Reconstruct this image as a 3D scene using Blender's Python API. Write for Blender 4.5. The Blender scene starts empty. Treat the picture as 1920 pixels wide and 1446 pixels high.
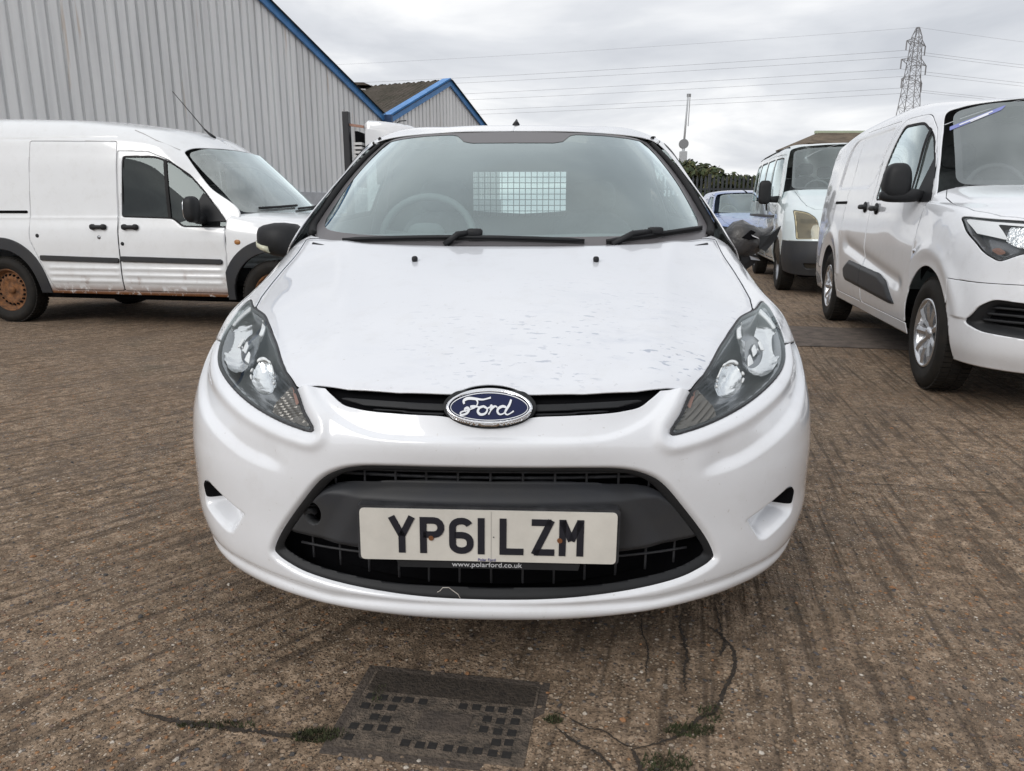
import bpy, math, random
import numpy as np
from mathutils import Vector
R = math.radians
random.seed(7); rng = np.random.default_rng(7)
sc = bpy.context.scene
COL = sc.collection

# ---------------------------------------------------------------- camera
cam_d = bpy.data.cameras.new('camera'); cam = bpy.data.objects.new('camera', cam_d); COL.objects.link(cam)
cam.location = (0, 0, 1.05); cam.rotation_euler = (R(90 - 13.1), 0, 0)
cam_d.sensor_width = 36; cam_d.lens = 36 * 1386 / 1920; cam_d.clip_start = .05; cam_d.clip_end = 4000
sc.camera = cam

# ---------------------------------------------------------------- sky and light (overcast)
SUN_EL, SUN_AZ = R(34), R(220)
w = bpy.data.worlds.new('World'); sc.world = w; w.use_nodes = True
nt = w.node_tree; N = nt.nodes; L = nt.links
bg = N['Background']; bg.inputs['Strength'].default_value = .10
sky = N.new('ShaderNodeTexSky'); sky.sky_type = 'NISHITA'; sky.sun_disc = False
sky.sun_elevation = SUN_EL; sky.sun_rotation = SUN_AZ; sky.air_density = 1.2; sky.dust_density = 3
tc = N.new('ShaderNodeTexCoord'); sep = N.new('ShaderNodeSeparateXYZ'); L.new(tc.outputs['Generated'], sep.inputs[0])
# project the view direction on a flat cloud layer so that clouds flatten towards the horizon
zc = N.new('ShaderNodeMath'); zc.operation = 'MAXIMUM'; L.new(sep.outputs['Z'], zc.inputs[0]); zc.inputs[1].default_value = 0.0
za = N.new('ShaderNodeMath'); za.operation = 'ADD'; L.new(zc.outputs[0], za.inputs[0]); za.inputs[1].default_value = .16
dx = N.new('ShaderNodeMath'); dx.operation = 'DIVIDE'; L.new(sep.outputs['X'], dx.inputs[0]); L.new(za.outputs[0], dx.inputs[1])
dy = N.new('ShaderNodeMath'); dy.operation = 'DIVIDE'; L.new(sep.outputs['Y'], dy.inputs[0]); L.new(za.outputs[0], dy.inputs[1])
cmb = N.new('ShaderNodeCombineXYZ'); L.new(dx.outputs[0], cmb.inputs[0]); L.new(dy.outputs[0], cmb.inputs[1])
n1 = N.new('ShaderNodeTexNoise'); n1.inputs['Scale'].default_value = .95; n1.inputs['Detail'].default_value = 7; n1.inputs['Roughness'].default_value = .52; n1.inputs['Distortion'].default_value = .5
mp = N.new('ShaderNodeMapping'); mp.inputs['Location'].default_value = (18.609, 8.326, 0); L.new(cmb.outputs[0], mp.inputs[0]); L.new(mp.outputs[0], n1.inputs['Vector'])
rp = N.new('ShaderNodeValToRGB'); L.new(n1.outputs['Fac'], rp.inputs[0])
rp.color_ramp.elements[0].position = .32; rp.color_ramp.elements[0].color = (.62, .645, .695, 1)
rp.color_ramp.elements[1].position = .66; rp.color_ramp.elements[1].color = (1.12, 1.12, 1.12, 1)
e = rp.color_ramp.elements.new(.49); e.color = (.79, .81, .85, 1)
# overcast skies brighten towards the zenith
zr = N.new('ShaderNodeMapRange'); L.new(zc.outputs[0], zr.inputs[0]); zr.inputs['From Max'].default_value = 1.0
zr.inputs['To Min'].default_value = 10.2; zr.inputs['To Max'].default_value = 10.0
mul = N.new('ShaderNodeVectorMath'); mul.operation = 'SCALE'; L.new(rp.outputs[0], mul.inputs[0]); L.new(zr.outputs[0], mul.inputs['Scale'])
mx = N.new('ShaderNodeMixRGB'); mx.inputs[0].default_value = .95; L.new(sky.outputs[0], mx.inputs[1]); L.new(mul.outputs[0], mx.inputs[2])
L.new(mx.outputs[0], bg.inputs['Color'])
sun_d = bpy.data.lights.new('sun', 'SUN'); sun_d.energy = 1.5; sun_d.angle = R(30); sun_d.color = (1, .97, .93)
sun = bpy.data.objects.new('sun', sun_d); COL.objects.link(sun)
sun.rotation_euler = (R(90) - SUN_EL, 0, R(180) - SUN_AZ + R(0)); sun.location = (0, 0, 30)
vs_ = sc.view_settings; vs_.view_transform = 'Standard'; vs_.look = 'None'; vs_.exposure = 0; vs_.gamma = 1; vs_.use_curve_mapping = False
cy = sc.cycles; cy.use_adaptive_sampling = True; cy.adaptive_threshold = .02; cy.max_bounces = 8; cy.transparent_max_bounces = 16; cy.glossy_bounces = 5; cy.diffuse_bounces = 3; cy.caustics_reflective = False; cy.caustics_refractive = False
# ================================================================ materials
MATS = {}
def mat(name, col, rough=.5, metal=0, spec=.5, coat=0, noise=None, bump=None, emit=None, alpha=None):
    """noise=(scale, amount[, dark colour]) varies the base colour; bump=(scale, distance)"""
    if name in MATS: return MATS[name]
    m = bpy.data.materials.new(name); m.use_nodes = True; nt = m.node_tree; p = nt.nodes['Principled BSDF']
    p.inputs['Base Color'].default_value = (*col, 1); p.inputs['Roughness'].default_value = rough
    p.inputs['Metallic'].default_value = metal; p.inputs['Specular IOR Level'].default_value = spec
    p.inputs['Coat Weight'].default_value = coat; p.inputs['Coat Roughness'].default_value = .05
    tc = nt.nodes.new('ShaderNodeTexCoord')
    if noise:
        n = nt.nodes.new('ShaderNodeTexNoise'); n.inputs['Scale'].default_value = noise[0]; n.inputs['Detail'].default_value = 8; n.inputs['Roughness'].default_value = .65
        nt.links.new(tc.outputs['Object'], n.inputs['Vector'])
        r = nt.nodes.new('ShaderNodeValToRGB'); nt.links.new(n.outputs['Fac'], r.inputs[0])
        d = noise[2] if len(noise) > 2 else tuple(c * (1 - noise[1]) for c in col)
        b = tuple(min(1, c * (1 + noise[1] * .35)) for c in col)
        r.color_ramp.elements[0].position = .3; r.color_ramp.elements[0].color = (*d, 1)
        r.color_ramp.elements[1].position = .65; r.color_ramp.elements[1].color = (*b, 1)
        nt.links.new(r.outputs[0], p.inputs['Base Color'])
    if bump:
        n = nt.nodes.new('ShaderNodeTexNoise'); n.inputs['Scale'].default_value = bump[0]; n.inputs['Detail'].default_value = 6
        nt.links.new(tc.outputs['Object'], n.inputs['Vector'])
        b = nt.nodes.new('ShaderNodeBump'); b.inputs['Distance'].default_value = bump[1]; b.inputs['Strength'].default_value = 1
        nt.links.new(n.outputs['Fac'], b.inputs['Height']); nt.links.new(b.outputs[0], p.inputs['Normal'])
    MATS[name] = m; return m

def glass_mat(name, tint=(.8, .85, .85), haze=.1, haze_col=(.5, .55, .55), ior=1.5, rough=0.0, haze_scale=3.0, boost=1.0):
    """thin pane: see-through, fresnel reflection and a pale film: dust plus a painted sky veil"""
    if name in MATS: return MATS[name]
    m = bpy.data.materials.new(name); m.use_nodes = True; nt = m.node_tree; nt.nodes.clear()
    N = nt.nodes; L = nt.links
    out = N.new('ShaderNodeOutputMaterial'); tr = N.new('ShaderNodeBsdfTransparent'); tr.inputs[0].default_value = (*tint, 1)
    gl = N.new('ShaderNodeBsdfGlossy'); gl.inputs['Roughness'].default_value = rough; gl.inputs['Color'].default_value = (.86, .97, .98, 1)
    df = N.new('ShaderNodeBsdfDiffuse'); df.inputs[0].default_value = (*haze_col, 1)
    lw = N.new('ShaderNodeLayerWeight'); lw.inputs['Blend'].default_value = .5; pw = N.new('ShaderNodeMath'); pw.operation = 'POWER'; L.new(lw.outputs['Facing'], pw.inputs[0]); pw.inputs[1].default_value = 5   # Schlick, the same from both sides
    fr = N.new('ShaderNodeMath'); fr.operation = 'MULTIPLY_ADD'; L.new(pw.outputs[0], fr.inputs[0]); r0 = ((ior - 1) / (ior + 1)) ** 2; fr.inputs[1].default_value = 1 - r0; fr.inputs[2].default_value = r0
    fm = N.new('ShaderNodeMath'); fm.operation = 'MULTIPLY'; fm.use_clamp = True; L.new(fr.outputs[0], fm.inputs[0]); fm.inputs[1].default_value = boost
    tc = N.new('ShaderNodeTexCoord'); nz = N.new('ShaderNodeTexNoise'); nz.inputs['Scale'].default_value = haze_scale; nz.inputs['Detail'].default_value = 8
    L.new(tc.outputs['Object'], nz.inputs['Vector'])
    mr = N.new('ShaderNodeMapRange'); L.new(nz.outputs['Fac'], mr.inputs[0]); mr.inputs['From Min'].default_value = .3; mr.inputs['From Max'].default_value = .7
    mr.inputs['To Min'].default_value = haze * .6; mr.inputs['To Max'].default_value = haze * 1.4
    m1 = N.new('ShaderNodeMixShader'); L.new(mr.outputs[0], m1.inputs[0]); L.new(tr.outputs[0], m1.inputs[1]); L.new(df.outputs[0], m1.inputs[2])
    m2 = N.new('ShaderNodeMixShader'); L.new(fm.outputs[0], m2.inputs[0]); L.new(m1.outputs[0], m2.inputs[1]); L.new(gl.outputs[0], m2.inputs[2])
    L.new(m2.outputs[0], out.inputs[0]); MATS[name] = m; return m

# ================================================================ scene helpers
def thing(name, label, cat, loc=(0, 0, 0), rz=0, group=None):
    o = bpy.data.objects.new(name, None); COL.objects.link(o); o.empty_display_size = .1
    o.location = loc; o.rotation_euler = (0, 0, rz); o['label'] = label; o['category'] = cat
    if group: o['group'] = group
    return o
def tag(o, label, cat, group=None):
    o['label'] = label; o['category'] = cat
    if group: o['group'] = group
    return o
def mk(name, V, F, m, parent=None, smooth=True, solid=None, bevel=None, off=-1, kind=None, label=None, auto=None):
    me = bpy.data.meshes.new(name); V = np.asarray(V, float)
    me.from_pydata(V.tolist(), [], [list(map(int, f)) for f in F]) if not isinstance(F, np.ndarray) else me.from_pydata(V.tolist(), [], F.tolist())
    if smooth: me.polygons.foreach_set('use_smooth', np.ones(len(me.polygons), bool))
    me.materials.append(m); me.update()
    o = bpy.data.objects.new(name, me); COL.objects.link(o)
    if parent: o.parent = parent
    if solid:
        s = o.modifiers.new('s', 'SOLIDIFY'); s.thickness = solid; s.offset = off
    if bevel:
        b = o.modifiers.new('b', 'BEVEL'); b.width = bevel; b.segments = 2; b.limit_method = 'ANGLE'; b.angle_limit = R(40)
        b.harden_normals = False
    if auto and smooth: me.set_sharp_from_angle(angle=R(auto))
    if kind: o['kind'] = kind
    if label: o['label'] = label
    return o
def share(o, parent, loc=None, rot=None, name=None):
    c = bpy.data.objects.new(name or o.name.split('.')[0], o.data); COL.objects.link(c); c.parent = parent
    for md in o.modifiers:
        n = c.modifiers.new(md.name, md.type)
        for k in ('thickness', 'offset', 'width', 'segments', 'limit_method', 'angle_limit'):
            if hasattr(md, k) and hasattr(n, k):
                try: setattr(n, k, getattr(md, k))
                except Exception: pass
    if loc is not None: c.location = loc
    if rot is not None: c.rotation_euler = rot
    return c
class MB:
    """collects simple solids into one mesh"""
    def __init__(s): s.V = []; s.F = []
    def add(s, V, F):
        n = len(s.V); s.V += [tuple(v) for v in V]; s.F += [[i + n for i in f] for f in F]; return s
    def box(s, x0, x1, y0, y1, z0, z1):
        return s.add([(x0, y0, z0), (x1, y0, z0), (x1, y1, z0), (x0, y1, z0), (x0, y0, z1), (x1, y0, z1), (x1, y1, z1), (x0, y1, z1)],
                     [(0, 3, 2, 1), (4, 5, 6, 7), (0, 1, 5, 4), (1, 2, 6, 5), (2, 3, 7, 6), (3, 0, 4, 7)])
    def bar(s, a, b, w, h=None, up=(0, 0, 1)):
        """rectangular bar from a to b"""
        h = h or w; a = Vector(a); b = Vector(b); d = (b - a).normalized(); u = Vector(up)
        if abs(d.dot(u)) > .98: u = Vector((1, 0, 0))
        sx = d.cross(u).normalized() * w / 2; sz = sx.cross(d).normalized() * h / 2
        V = [p + i * sx + j * sz for p in (a, b) for i, j in ((-1, -1), (1, -1), (1, 1), (-1, 1))]
        return s.add(V, [(3, 2, 1, 0), (4, 5, 6, 7), (0, 1, 5, 4), (1, 2, 6, 5), (2, 3, 7, 6), (3, 0, 4, 7)])
    def tube(s, pts, r, n=8, cap=True):
        pts = [Vector(p) for p in pts]; m = len(pts); rs = r if hasattr(r, '__len__') else [r] * m
        V = []; u = None
        for i, p in enumerate(pts):
            d = (pts[min(i + 1, m - 1)] - pts[max(i - 1, 0)]).normalized()
            if u is None: u = d.orthogonal().normalized()
            u = (u - d * u.dot(d)).normalized(); v = d.cross(u)
            V += [p + (u * math.cos(2 * math.pi * k / n) + v * math.sin(2 * math.pi * k / n)) * rs[i] for k in range(n)]
        F = [[i * n + k, i * n + (k + 1) % n, (i + 1) * n + (k + 1) % n, (i + 1) * n + k] for i in range(m - 1) for k in range(n)]
        if cap: F += [list(range(n))[::-1], list(range((m - 1) * n, m * n))]
        return s.add(V, F)
    def lathe(s, prof, n=32, axis='x', c=(0, 0, 0), a0=0, a1=2 * math.pi):
        """prof: list of (axial, radius)"""
        full = abs(a1 - a0 - 2 * math.pi) < 1e-6; m = n if full else n + 1; V = []
        for h, r in prof:
            for k in range(m):
                a = a0 + (a1 - a0) * k / n; p, q = r * math.cos(a), r * math.sin(a)
                V.append({'x': (c[0] + h, c[1] + p, c[2] + q), 'y': (c[0] + p, c[1] + h, c[2] + q), 'z': (c[0] + p, c[1] + q, c[2] + h)}[axis])
        F = [[i * m + k, i * m + (k + 1) % m, (i + 1) * m + (k + 1) % m, (i + 1) * m + k] for i in range(len(prof) - 1) for k in range(n)]
        return s.add(V, F)
    def prism(s, poly, d, axis='y', at=0.0):
        """polygon in the two other axes extruded by d"""
        n = len(poly)
        def P(a, b, h): return {'y': (a, h, b), 'x': (h, a, b), 'z': (a, b, h)}[axis]
        V = [P(a, b, at) for a, b in poly] + [P(a, b, at + d) for a, b in poly]
        F = [list(range(n))[::-1], list(range(n, 2 * n))] + [[i, (i + 1) % n, (i + 1) % n + n, i + n] for i in range(n)]
        return s.add(V, F)
    def mk(s, name, m, parent=None, **k):
        k.setdefault('smooth', False); return mk(name, s.V, s.F, m, parent, **k)

def spl(pts, n=10, closed=False):
    """Catmull-Rom through points (centripetal enough for outlines)"""
    P = np.array(pts, float); m = len(P); out = []
    for i in range(m if closed else m - 1):
        g = (lambda j: P[j % m]) if closed else (lambda j: P[min(max(j, 0), m - 1)])
        p0, p1, p2, p3 = g(i - 1), g(i), g(i + 1), g(i + 2)
        for t in np.arange(n) / n:
            out.append(.5 * (2 * p1 + (p2 - p0) * t + (2 * p0 - 5 * p1 + 4 * p2 - p3) * t * t + (3 * p1 - p0 - 3 * p2 + p3) * t ** 3))
    if not closed: out.append(P[-1])
    return np.array(out)
def rpoly(pts, r=.02, n=5):
    """polygon with rounded corners; r scalar or list"""
    P = [np.array(p, float) for p in pts]; out = []
    for i, p in enumerate(P):
        a, b = P[i - 1], P[(i + 1) % len(P)]; ri = r[i] if hasattr(r, '__len__') else r
        da, db = (a - p), (b - p); la, lb = np.linalg.norm(da), np.linalg.norm(db); t = min(ri, la * .45, lb * .45)
        if t < 1e-5: out.append(p); continue
        q0, q1 = p + da / la * t, p + db / lb * t
        for k in range(n + 1):
            s = k / n; out.append((1 - s) ** 2 * q0 + 2 * s * (1 - s) * p + s * s * q1)
    return np.array(out)
def sd(X, Y, poly):
    """signed distance to a polygon, positive inside; far outside it is only a bound"""
    poly = np.asarray(poly, float); lo, hi = poly.min(0) - .13, poly.max(0) + .13
    near = (X > lo[0]) & (X < hi[0]) & (Y > lo[1]) & (Y < hi[1])
    if not near.all():
        out = np.full(X.shape, -.13)
        if near.any(): out[near] = sd(X[near], Y[near], poly)
        return out
    d = np.full(X.shape, 1e9); ins = np.zeros(X.shape, bool)
    for i in range(len(poly)):
        ax, ay = poly[i]; bx, by = poly[(i + 1) % len(poly)]; ex, ey = bx - ax, by - ay; l2 = ex * ex + ey * ey
        if l2 < 1e-14: continue
        t = np.clip(((X - ax) * ex + (Y - ay) * ey) / l2, 0, 1)
        d = np.minimum(d, (X - ax - t * ex) ** 2 + (Y - ay - t * ey) ** 2)
        c = ((ay > Y) != (by > Y)) & (X < (bx - ax) * (Y - ay) / (by - ay if by != ay else 1e-12) + ax); ins ^= c
    return np.where(ins, 1, -1) * np.sqrt(d)
def sdl(X, Y, line):
    """signed distance to an open polyline running in +X; positive above (larger Y)"""
    line = np.asarray(line, float); d = np.full(X.shape, 1e9)
    for (ax, ay), (bx, by) in zip(line[:-1], line[1:]):
        ex, ey = bx - ax, by - ay; l2 = ex * ex + ey * ey; t = np.clip(((X - ax) * ex + (Y - ay) * ey) / max(l2, 1e-12), 0, 1)
        d = np.minimum(d, (X - ax - t * ex) ** 2 + (Y - ay - t * ey) ** 2)
    yy = np.interp(X, line[:, 0], line[:, 1]); return np.where(Y >= yy, 1, -1) * np.sqrt(d)
def sm(t):
    t = np.clip(t, 0, 1); return t * t * (3 - 2 * t)
def mirp(half):
    """closed polygon from a half outline that starts and ends on x=0"""
    h = [tuple(p) for p in half]; return np.array(h + [(-x, z) for x, z in h[::-1] if abs(x) > 1e-6])

def knots(A, axis):
    d = np.linalg.norm(np.diff(A, axis=axis), axis=2).mean(axis=1 - axis); k = np.concatenate([[0], np.cumsum(d)]); return k / k[-1]
def basis(k, t):
    n = len(k); D = np.zeros((n, n))
    for i in range(n):
        if i == 0: D[0, 1] = 1 / (k[1] - k[0]); D[0, 0] = -D[0, 1]
        elif i == n - 1: D[i, i] = 1 / (k[i] - k[i - 1]); D[i, i - 1] = -D[i, i]
        else:
            h0, h1 = k[i] - k[i - 1], k[i + 1] - k[i]
            D[i, i - 1] = -h1 / (h0 * (h0 + h1)); D[i, i + 1] = h0 / (h1 * (h0 + h1)); D[i, i] = -(D[i, i - 1] + D[i, i + 1])
    t = np.asarray(t, float); j = np.clip(np.searchsorted(k, t, side='right') - 1, 0, n - 2); h = k[j + 1] - k[j]; s = (t - k[j]) / h
    B = np.zeros((len(t), n)); r = np.arange(len(t))
    B[r, j] += 2 * s ** 3 - 3 * s ** 2 + 1; B[r, j + 1] += -2 * s ** 3 + 3 * s ** 2
    return B + ((s ** 3 - 2 * s ** 2 + s) * h)[:, None] * D[j] + ((s ** 3 - s ** 2) * h)[:, None] * D[j + 1]
def gnorm(P):
    du = np.gradient(P, axis=0); dv = np.gradient(P, axis=1); n = np.cross(dv, du); return n / (np.linalg.norm(n, axis=2, keepdims=True) + 1e-12)
def clip(P, f):
    """grid P (n,m,3), scalar field f: keep f>0, cutting cells along f=0"""
    n, m, _ = P.shape; V = P.reshape(-1, 3); fv = f.reshape(-1).copy(); fv[np.abs(fv) < 1e-6] = 1e-6
    i, j = np.meshgrid(np.arange(n - 1), np.arange(m - 1), indexing='ij'); a = (i * m + j).ravel()
    Q = np.stack([a, a + 1, a + m + 1, a + m], 1); s = (fv[Q] > 0).sum(1)
    faces = Q[s == 4].tolist(); extra = []; cache = {}
    def cut(p, q):
        k = (p, q) if p < q else (q, p)
        if k not in cache:
            t = fv[k[0]] / (fv[k[0]] - fv[k[1]]); cache[k] = len(V) + len(extra); extra.append(V[k[0]] * (1 - t) + V[k[1]] * t)
        return cache[k]
    for q in Q[(s > 0) & (s < 4)].tolist():
        o = []
        for e in range(4):
            p, r = q[e], q[(e + 1) % 4]
            if fv[p] > 0: o.append(p)
            if (fv[p] > 0) != (fv[r] > 0): o.append(cut(p, r))
        if len(o) >= 3: faces.append(o)
    A = np.concatenate([V, np.array(extra).reshape(-1, 3)]); used = sorted({v for q in faces for v in q}); mp = {v: k for k, v in enumerate(used)}
    return A[used], [[mp[v] for v in q] for q in faces]
class Surf:
    """smooth surface through a net of points"""
    def __init__(s, net, mirror=False, sign=1):
        A = np.array(net, float)
        if mirror:
            M = A[:, 1:][:, ::-1].copy(); M[..., 0] *= -1; A = np.concatenate([M, A], 1)
        s.A = A; s.ku = knots(A, 0); s.kv = knots(A, 1); s.sign = sign; s._g = None
    def ev(s, u, v): return (basis(s.kv, v)[None] @ np.tensordot(basis(s.ku, u), s.A, 1))
    def grid(s):
        if s._g is None:
            u = np.linspace(0, 1, 120); v = np.linspace(0, 1, 240); P = s.ev(u, v); s._g = (u, v, P, gnorm(P) * s.sign)
        return s._g
    def find(s, a, b, ax=(0, 2), where=None):
        """surface point and normal whose ax coordinates are (a, b); where filters candidates"""
        u, v, P, Nn = s.grid(); d = (P[..., ax[0]] - a) ** 2 + (P[..., ax[1]] - b) ** 2
        if where is not None: d = np.where(where(P), d, 1e9)
        i, j = np.unravel_index(np.argmin(d), d.shape); h = [u[1], v[1]]; q = np.array([u[i], v[j]])
        for _ in range(6):
            q = np.clip(q, 0, 1); e = 1e-4
            g = s.ev([q[0], max(0, q[0] - e), min(1, q[0] + e)], [q[1], max(0, q[1] - e), min(1, q[1] + e)])
            p = g[0, 0]; Ju = (g[2, 0] - g[1, 0]) / (2 * e); Jv = (g[0, 2] - g[0, 1]) / (2 * e)
            J = np.array([[Ju[ax[0]], Jv[ax[0]]], [Ju[ax[1]], Jv[ax[1]]]]); r = np.array([a - p[ax[0]], b - p[ax[1]]])
            if abs(np.linalg.det(J)) < 1e-9: break
            st = np.linalg.solve(J, r); q = q + np.clip(st, -.03, .03)
        nn = np.cross(Jv, Ju) * s.sign; return p, nn / (np.linalg.norm(nn) + 1e-12)
    def patch(s, name, field, m, parent, n=120, k=120, disp=None, off=0, solid=None, box=None, smooth=True, label=None, bevel=None, ur=(0, 1), vr=(0, 1)):
        """part of the surface where field(P)>0, moved off along the normal; box limits the region searched"""
        if box is not None:
            u, v, P, _ = s.grid(); x0, x1, y0, y1, z0, z1 = box
            M = (P[..., 0] > x0) & (P[..., 0] < x1) & (P[..., 1] > y0) & (P[..., 1] < y1) & (P[..., 2] > z0) & (P[..., 2] < z1)
            ii, jj = np.where(M)
            if len(ii) == 0: return None
            ur = (u[max(0, ii.min() - 1)], u[min(len(u) - 1, ii.max() + 1)]); vr = (v[max(0, jj.min() - 1)], v[min(len(v) - 1, jj.max() + 1)])
        P = s.ev(np.linspace(*ur, n), np.linspace(*vr, k)); Nn = gnorm(P) * s.sign; f = field(P)
        if box is not None:
            x0, x1, y0, y1, z0, z1 = box
            f = np.where((P[..., 0] > x0) & (P[..., 0] < x1) & (P[..., 1] > y0) & (P[..., 1] < y1) & (P[..., 2] > z0) & (P[..., 2] < z1), f, np.minimum(f, -1e-4))
        D = np.full(P.shape[:2], float(off))
        if disp is not None: D = D + disp(P)
        V, F = clip(P + Nn * D[..., None], f)
        if len(F) == 0: return None
        if s.sign < 0: pass
        else: F = [q[::-1] for q in F]
        # faces wound so that the face normal follows the surface normal
        q = F[len(F) // 2]; a, b, c = (np.array(V[i]) for i in q[:3]); fn = np.cross(b - a, c - a); w_ = np.argmin(((P.reshape(-1, 3) - a) ** 2).sum(1))
        if fn @ Nn.reshape(-1, 3)[w_] < 0: F = [x[::-1] for x in F]
        return mk(name, V, F, m, parent, smooth=smooth, solid=solid, label=label, bevel=bevel)
    def strokes(s, lines, width, off, ax=(0, 2), where=None, thick=.0015, n=3):
        """flat raised ribbons along 2-D lines laid on the surface; width scalar or per-line list of widths"""
        mb = MB()
        for li, ln in enumerate(lines):
            ln = np.asarray(ln, float); wd = width[li] if hasattr(width, '__len__') else width
            T = np.gradient(ln, axis=0); T /= np.linalg.norm(T, axis=1, keepdims=True) + 1e-9; Nr = np.stack([-T[:, 1], T[:, 0]], 1)
            ww = np.full(len(ln), wd) if not hasattr(wd, '__len__') else np.asarray(wd); V = []
            for q, nr, w2 in zip(ln, Nr, ww):
                for sgn in (-1, 1):
                    c = q + nr * sgn * w2 / 2; p, nn = s.find(c[0], c[1], ax, where); V += [p + nn * (off + thick), p + nn * off]
            F = []
            for i in range(len(ln) - 1):
                a = i * 4; b = a + 4; F += [(a, b, b + 2, a + 2), (a + 1, a + 3, b + 3, b + 1), (a, a + 1, b + 1, b), (a + 2, b + 2, b + 3, a + 3)]
            e = (len(ln) - 1) * 4; F += [(0, 2, 3, 1), (e, e + 1, e + 3, e + 2)]
            mb.add(V, F)
        return mb
def superbox(c, r, p=4, n=14, taper=None):
    """rounded block (superellipsoid) as verts, faces; taper(V) may reshape it"""
    V = []; m = n * 2
    for i in range(n + 1):
        t = -math.pi / 2 + math.pi * i / n
        for j in range(m):
            a = 2 * math.pi * j / m; f = lambda q: math.copysign(abs(q) ** (2 / p), q)
            V.append((r[0] * f(math.cos(t)) * f(math.cos(a)), r[1] * f(math.cos(t)) * f(math.sin(a)), r[2] * f(math.sin(t))))
    F = [[i * m + j, i * m + (j + 1) % m, (i + 1) * m + (j + 1) % m, (i + 1) * m + j] for i in range(n) for j in range(m)]
    V = np.array(V)
    if taper is not None: V = taper(V)
    return V + np.array(c), F
# ================================================================ shared vehicle materials
def paint_mat(name, col, dirt=.12, dirt_col=(.35, .32, .27), rough=.22, rust=False, scratch=False):
    if name in MATS: return MATS[name]
    m = bpy.data.materials.new(name); m.use_nodes = True; nt = m.node_tree; N = nt.nodes; L = nt.links; p = N['Principled BSDF']
    p.inputs['Roughness'].default_value = rough; p.inputs['Coat Weight'].default_value = 1.0; p.inputs['Coat Roughness'].default_value = .03
    tc = N.new('ShaderNodeTexCoord'); sp = N.new('ShaderNodeSeparateXYZ'); L.new(tc.outputs['Object'], sp.inputs[0])
    def noise(sc_, det=8, ro=.6, vec=None):
        n = N.new('ShaderNodeTexNoise'); n.inputs['Scale'].default_value = sc_; n.inputs['Detail'].default_value = det; n.inputs['Roughness'].default_value = ro
        L.new(vec or tc.outputs['Object'], n.inputs['Vector']); return n.outputs['Fac']
    def mr(a, f0, f1, t0, t1):
        n = N.new('ShaderNodeMapRange'); L.new(a, n.inputs[0])
        for k, v in zip(('From Min', 'From Max', 'To Min', 'To Max'), (f0, f1, t0, t1)): n.inputs[k].default_value = v
        return n.outputs[0]
    def math_(op, a, b):
        n = N.new('ShaderNodeMath'); n.operation = op; n.use_clamp = op != 'SUBTRACT'
        for i, q in enumerate((a, b)):
            if isinstance(q, (int, float)): n.inputs[i].default_value = q
            else: L.new(q, n.inputs[i])
        return n.outputs[0]
    def mix(f, a, b):
        n = N.new('ShaderNodeMixRGB')
        for i, q in enumerate((f, a, b)):
            if isinstance(q, tuple): n.inputs[i].default_value = (*q, 1)
            elif isinstance(q, (int, float)): n.inputs[i].default_value = q
            else: L.new(q, n.inputs[i])
        return n.outputs[0]
    # road dirt: film that grows towards the sills, with speckle
    low = mr(sp.outputs['Z'], .15, .75, 1, .12); f = math_('MULTIPLY', low, mr(noise(4), .35, .75, .1, 1)); f = math_('MULTIPLY', f, dirt * 2.2)
    col_ = mix(f, tuple(col), tuple(dirt_col))
    col_ = mix(mr(noise(1.3, 4), .4, .7, 0, .08), col_, (col[0] * .8, col[1] * .82, col[2] * .85))
    col_ = mix(math_('MULTIPLY', mr(noise(90, 2), .70, .76, 0, 1), .30), col_, tuple(dirt_col))
    col_ = mix(math_('MULTIPLY', mr(noise(11, 6, .7), .52, .72, 0, 1), .10), col_, tuple(dirt_col))
    if scratch:
        mp = N.new('ShaderNodeMapping'); mp.inputs['Scale'].default_value = (34, 90, 60); mp.inputs['Rotation'].default_value = (0, 0, .25); L.new(tc.outputs['Object'], mp.inputs[0])
        a = noise(1.0, 3, .5, mp.outputs[0]); lines = math_('MULTIPLY', mr(a, .61, .66, 0, 1), mr(noise(5, 3), .42, .56, 0, 1))
        # worn area on one half of the bonnet and along its front
        wear = math_('MULTIPLY', mr(sp.outputs['X'], -.35, .25, .12, 1), mr(sp.outputs['Y'], .75, .25, 0, 1))
        wear = math_('MULTIPLY', wear, mr(sp.outputs['Z'], .69, .72, 0, 1))
        col_ = mix(math_('MULTIPLY', math_('MULTIPLY', lines, wear), .75), col_, (.27, .31, .40))
        sm2 = N.new('ShaderNodeMapping'); sm2.inputs['Scale'].default_value = (5, 11, 8); sm2.inputs['Rotation'].default_value = (0, 0, .5); L.new(tc.outputs['Object'], sm2.inputs[0])
        col_ = mix(math_('MULTIPLY', math_('MULTIPLY', mr(noise(1.0, 7, .75, sm2.outputs[0]), .52, .66, 0, 1), wear), .38), col_, (.44, .48, .56))
        spots = math_('MULTIPLY', mr(noise(60, 2), .70, .74, 0, 1), .40); col_ = mix(math_('MULTIPLY', spots, wear), col_, (.25, .25, .28))
        L.new(mr(math_('MULTIPLY', wear, noise(7)), .1, .6, rough, .5), p.inputs['Roughness'])
    if rust:
        rz = math_('MULTIPLY', mr(sp.outputs['Z'], .315, .41, 1, 0), mr(noise(14, 6, .7), .34, .46, 0, 1))
        drip = math_('MULTIPLY', mr(sp.outputs['Z'], .32, .58, .9, 0), mr(noise(7, 6), .55, .66, 0, 1)); rr = math_('MAXIMUM', rz, drip)
        rc = mix(noise(40), (.055, .02, .008), (.26, .10, .03)); col_ = mix(rr, col_, rc)
        L.new(mr(rr, 0, 1, rough, .9), p.inputs['Roughness']); L.new(mr(rr, 0, .5, .6, 0), p.inputs['Coat Weight'])
    L.new(col_, p.inputs['Base Color']); MATS[name] = m; return m
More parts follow.
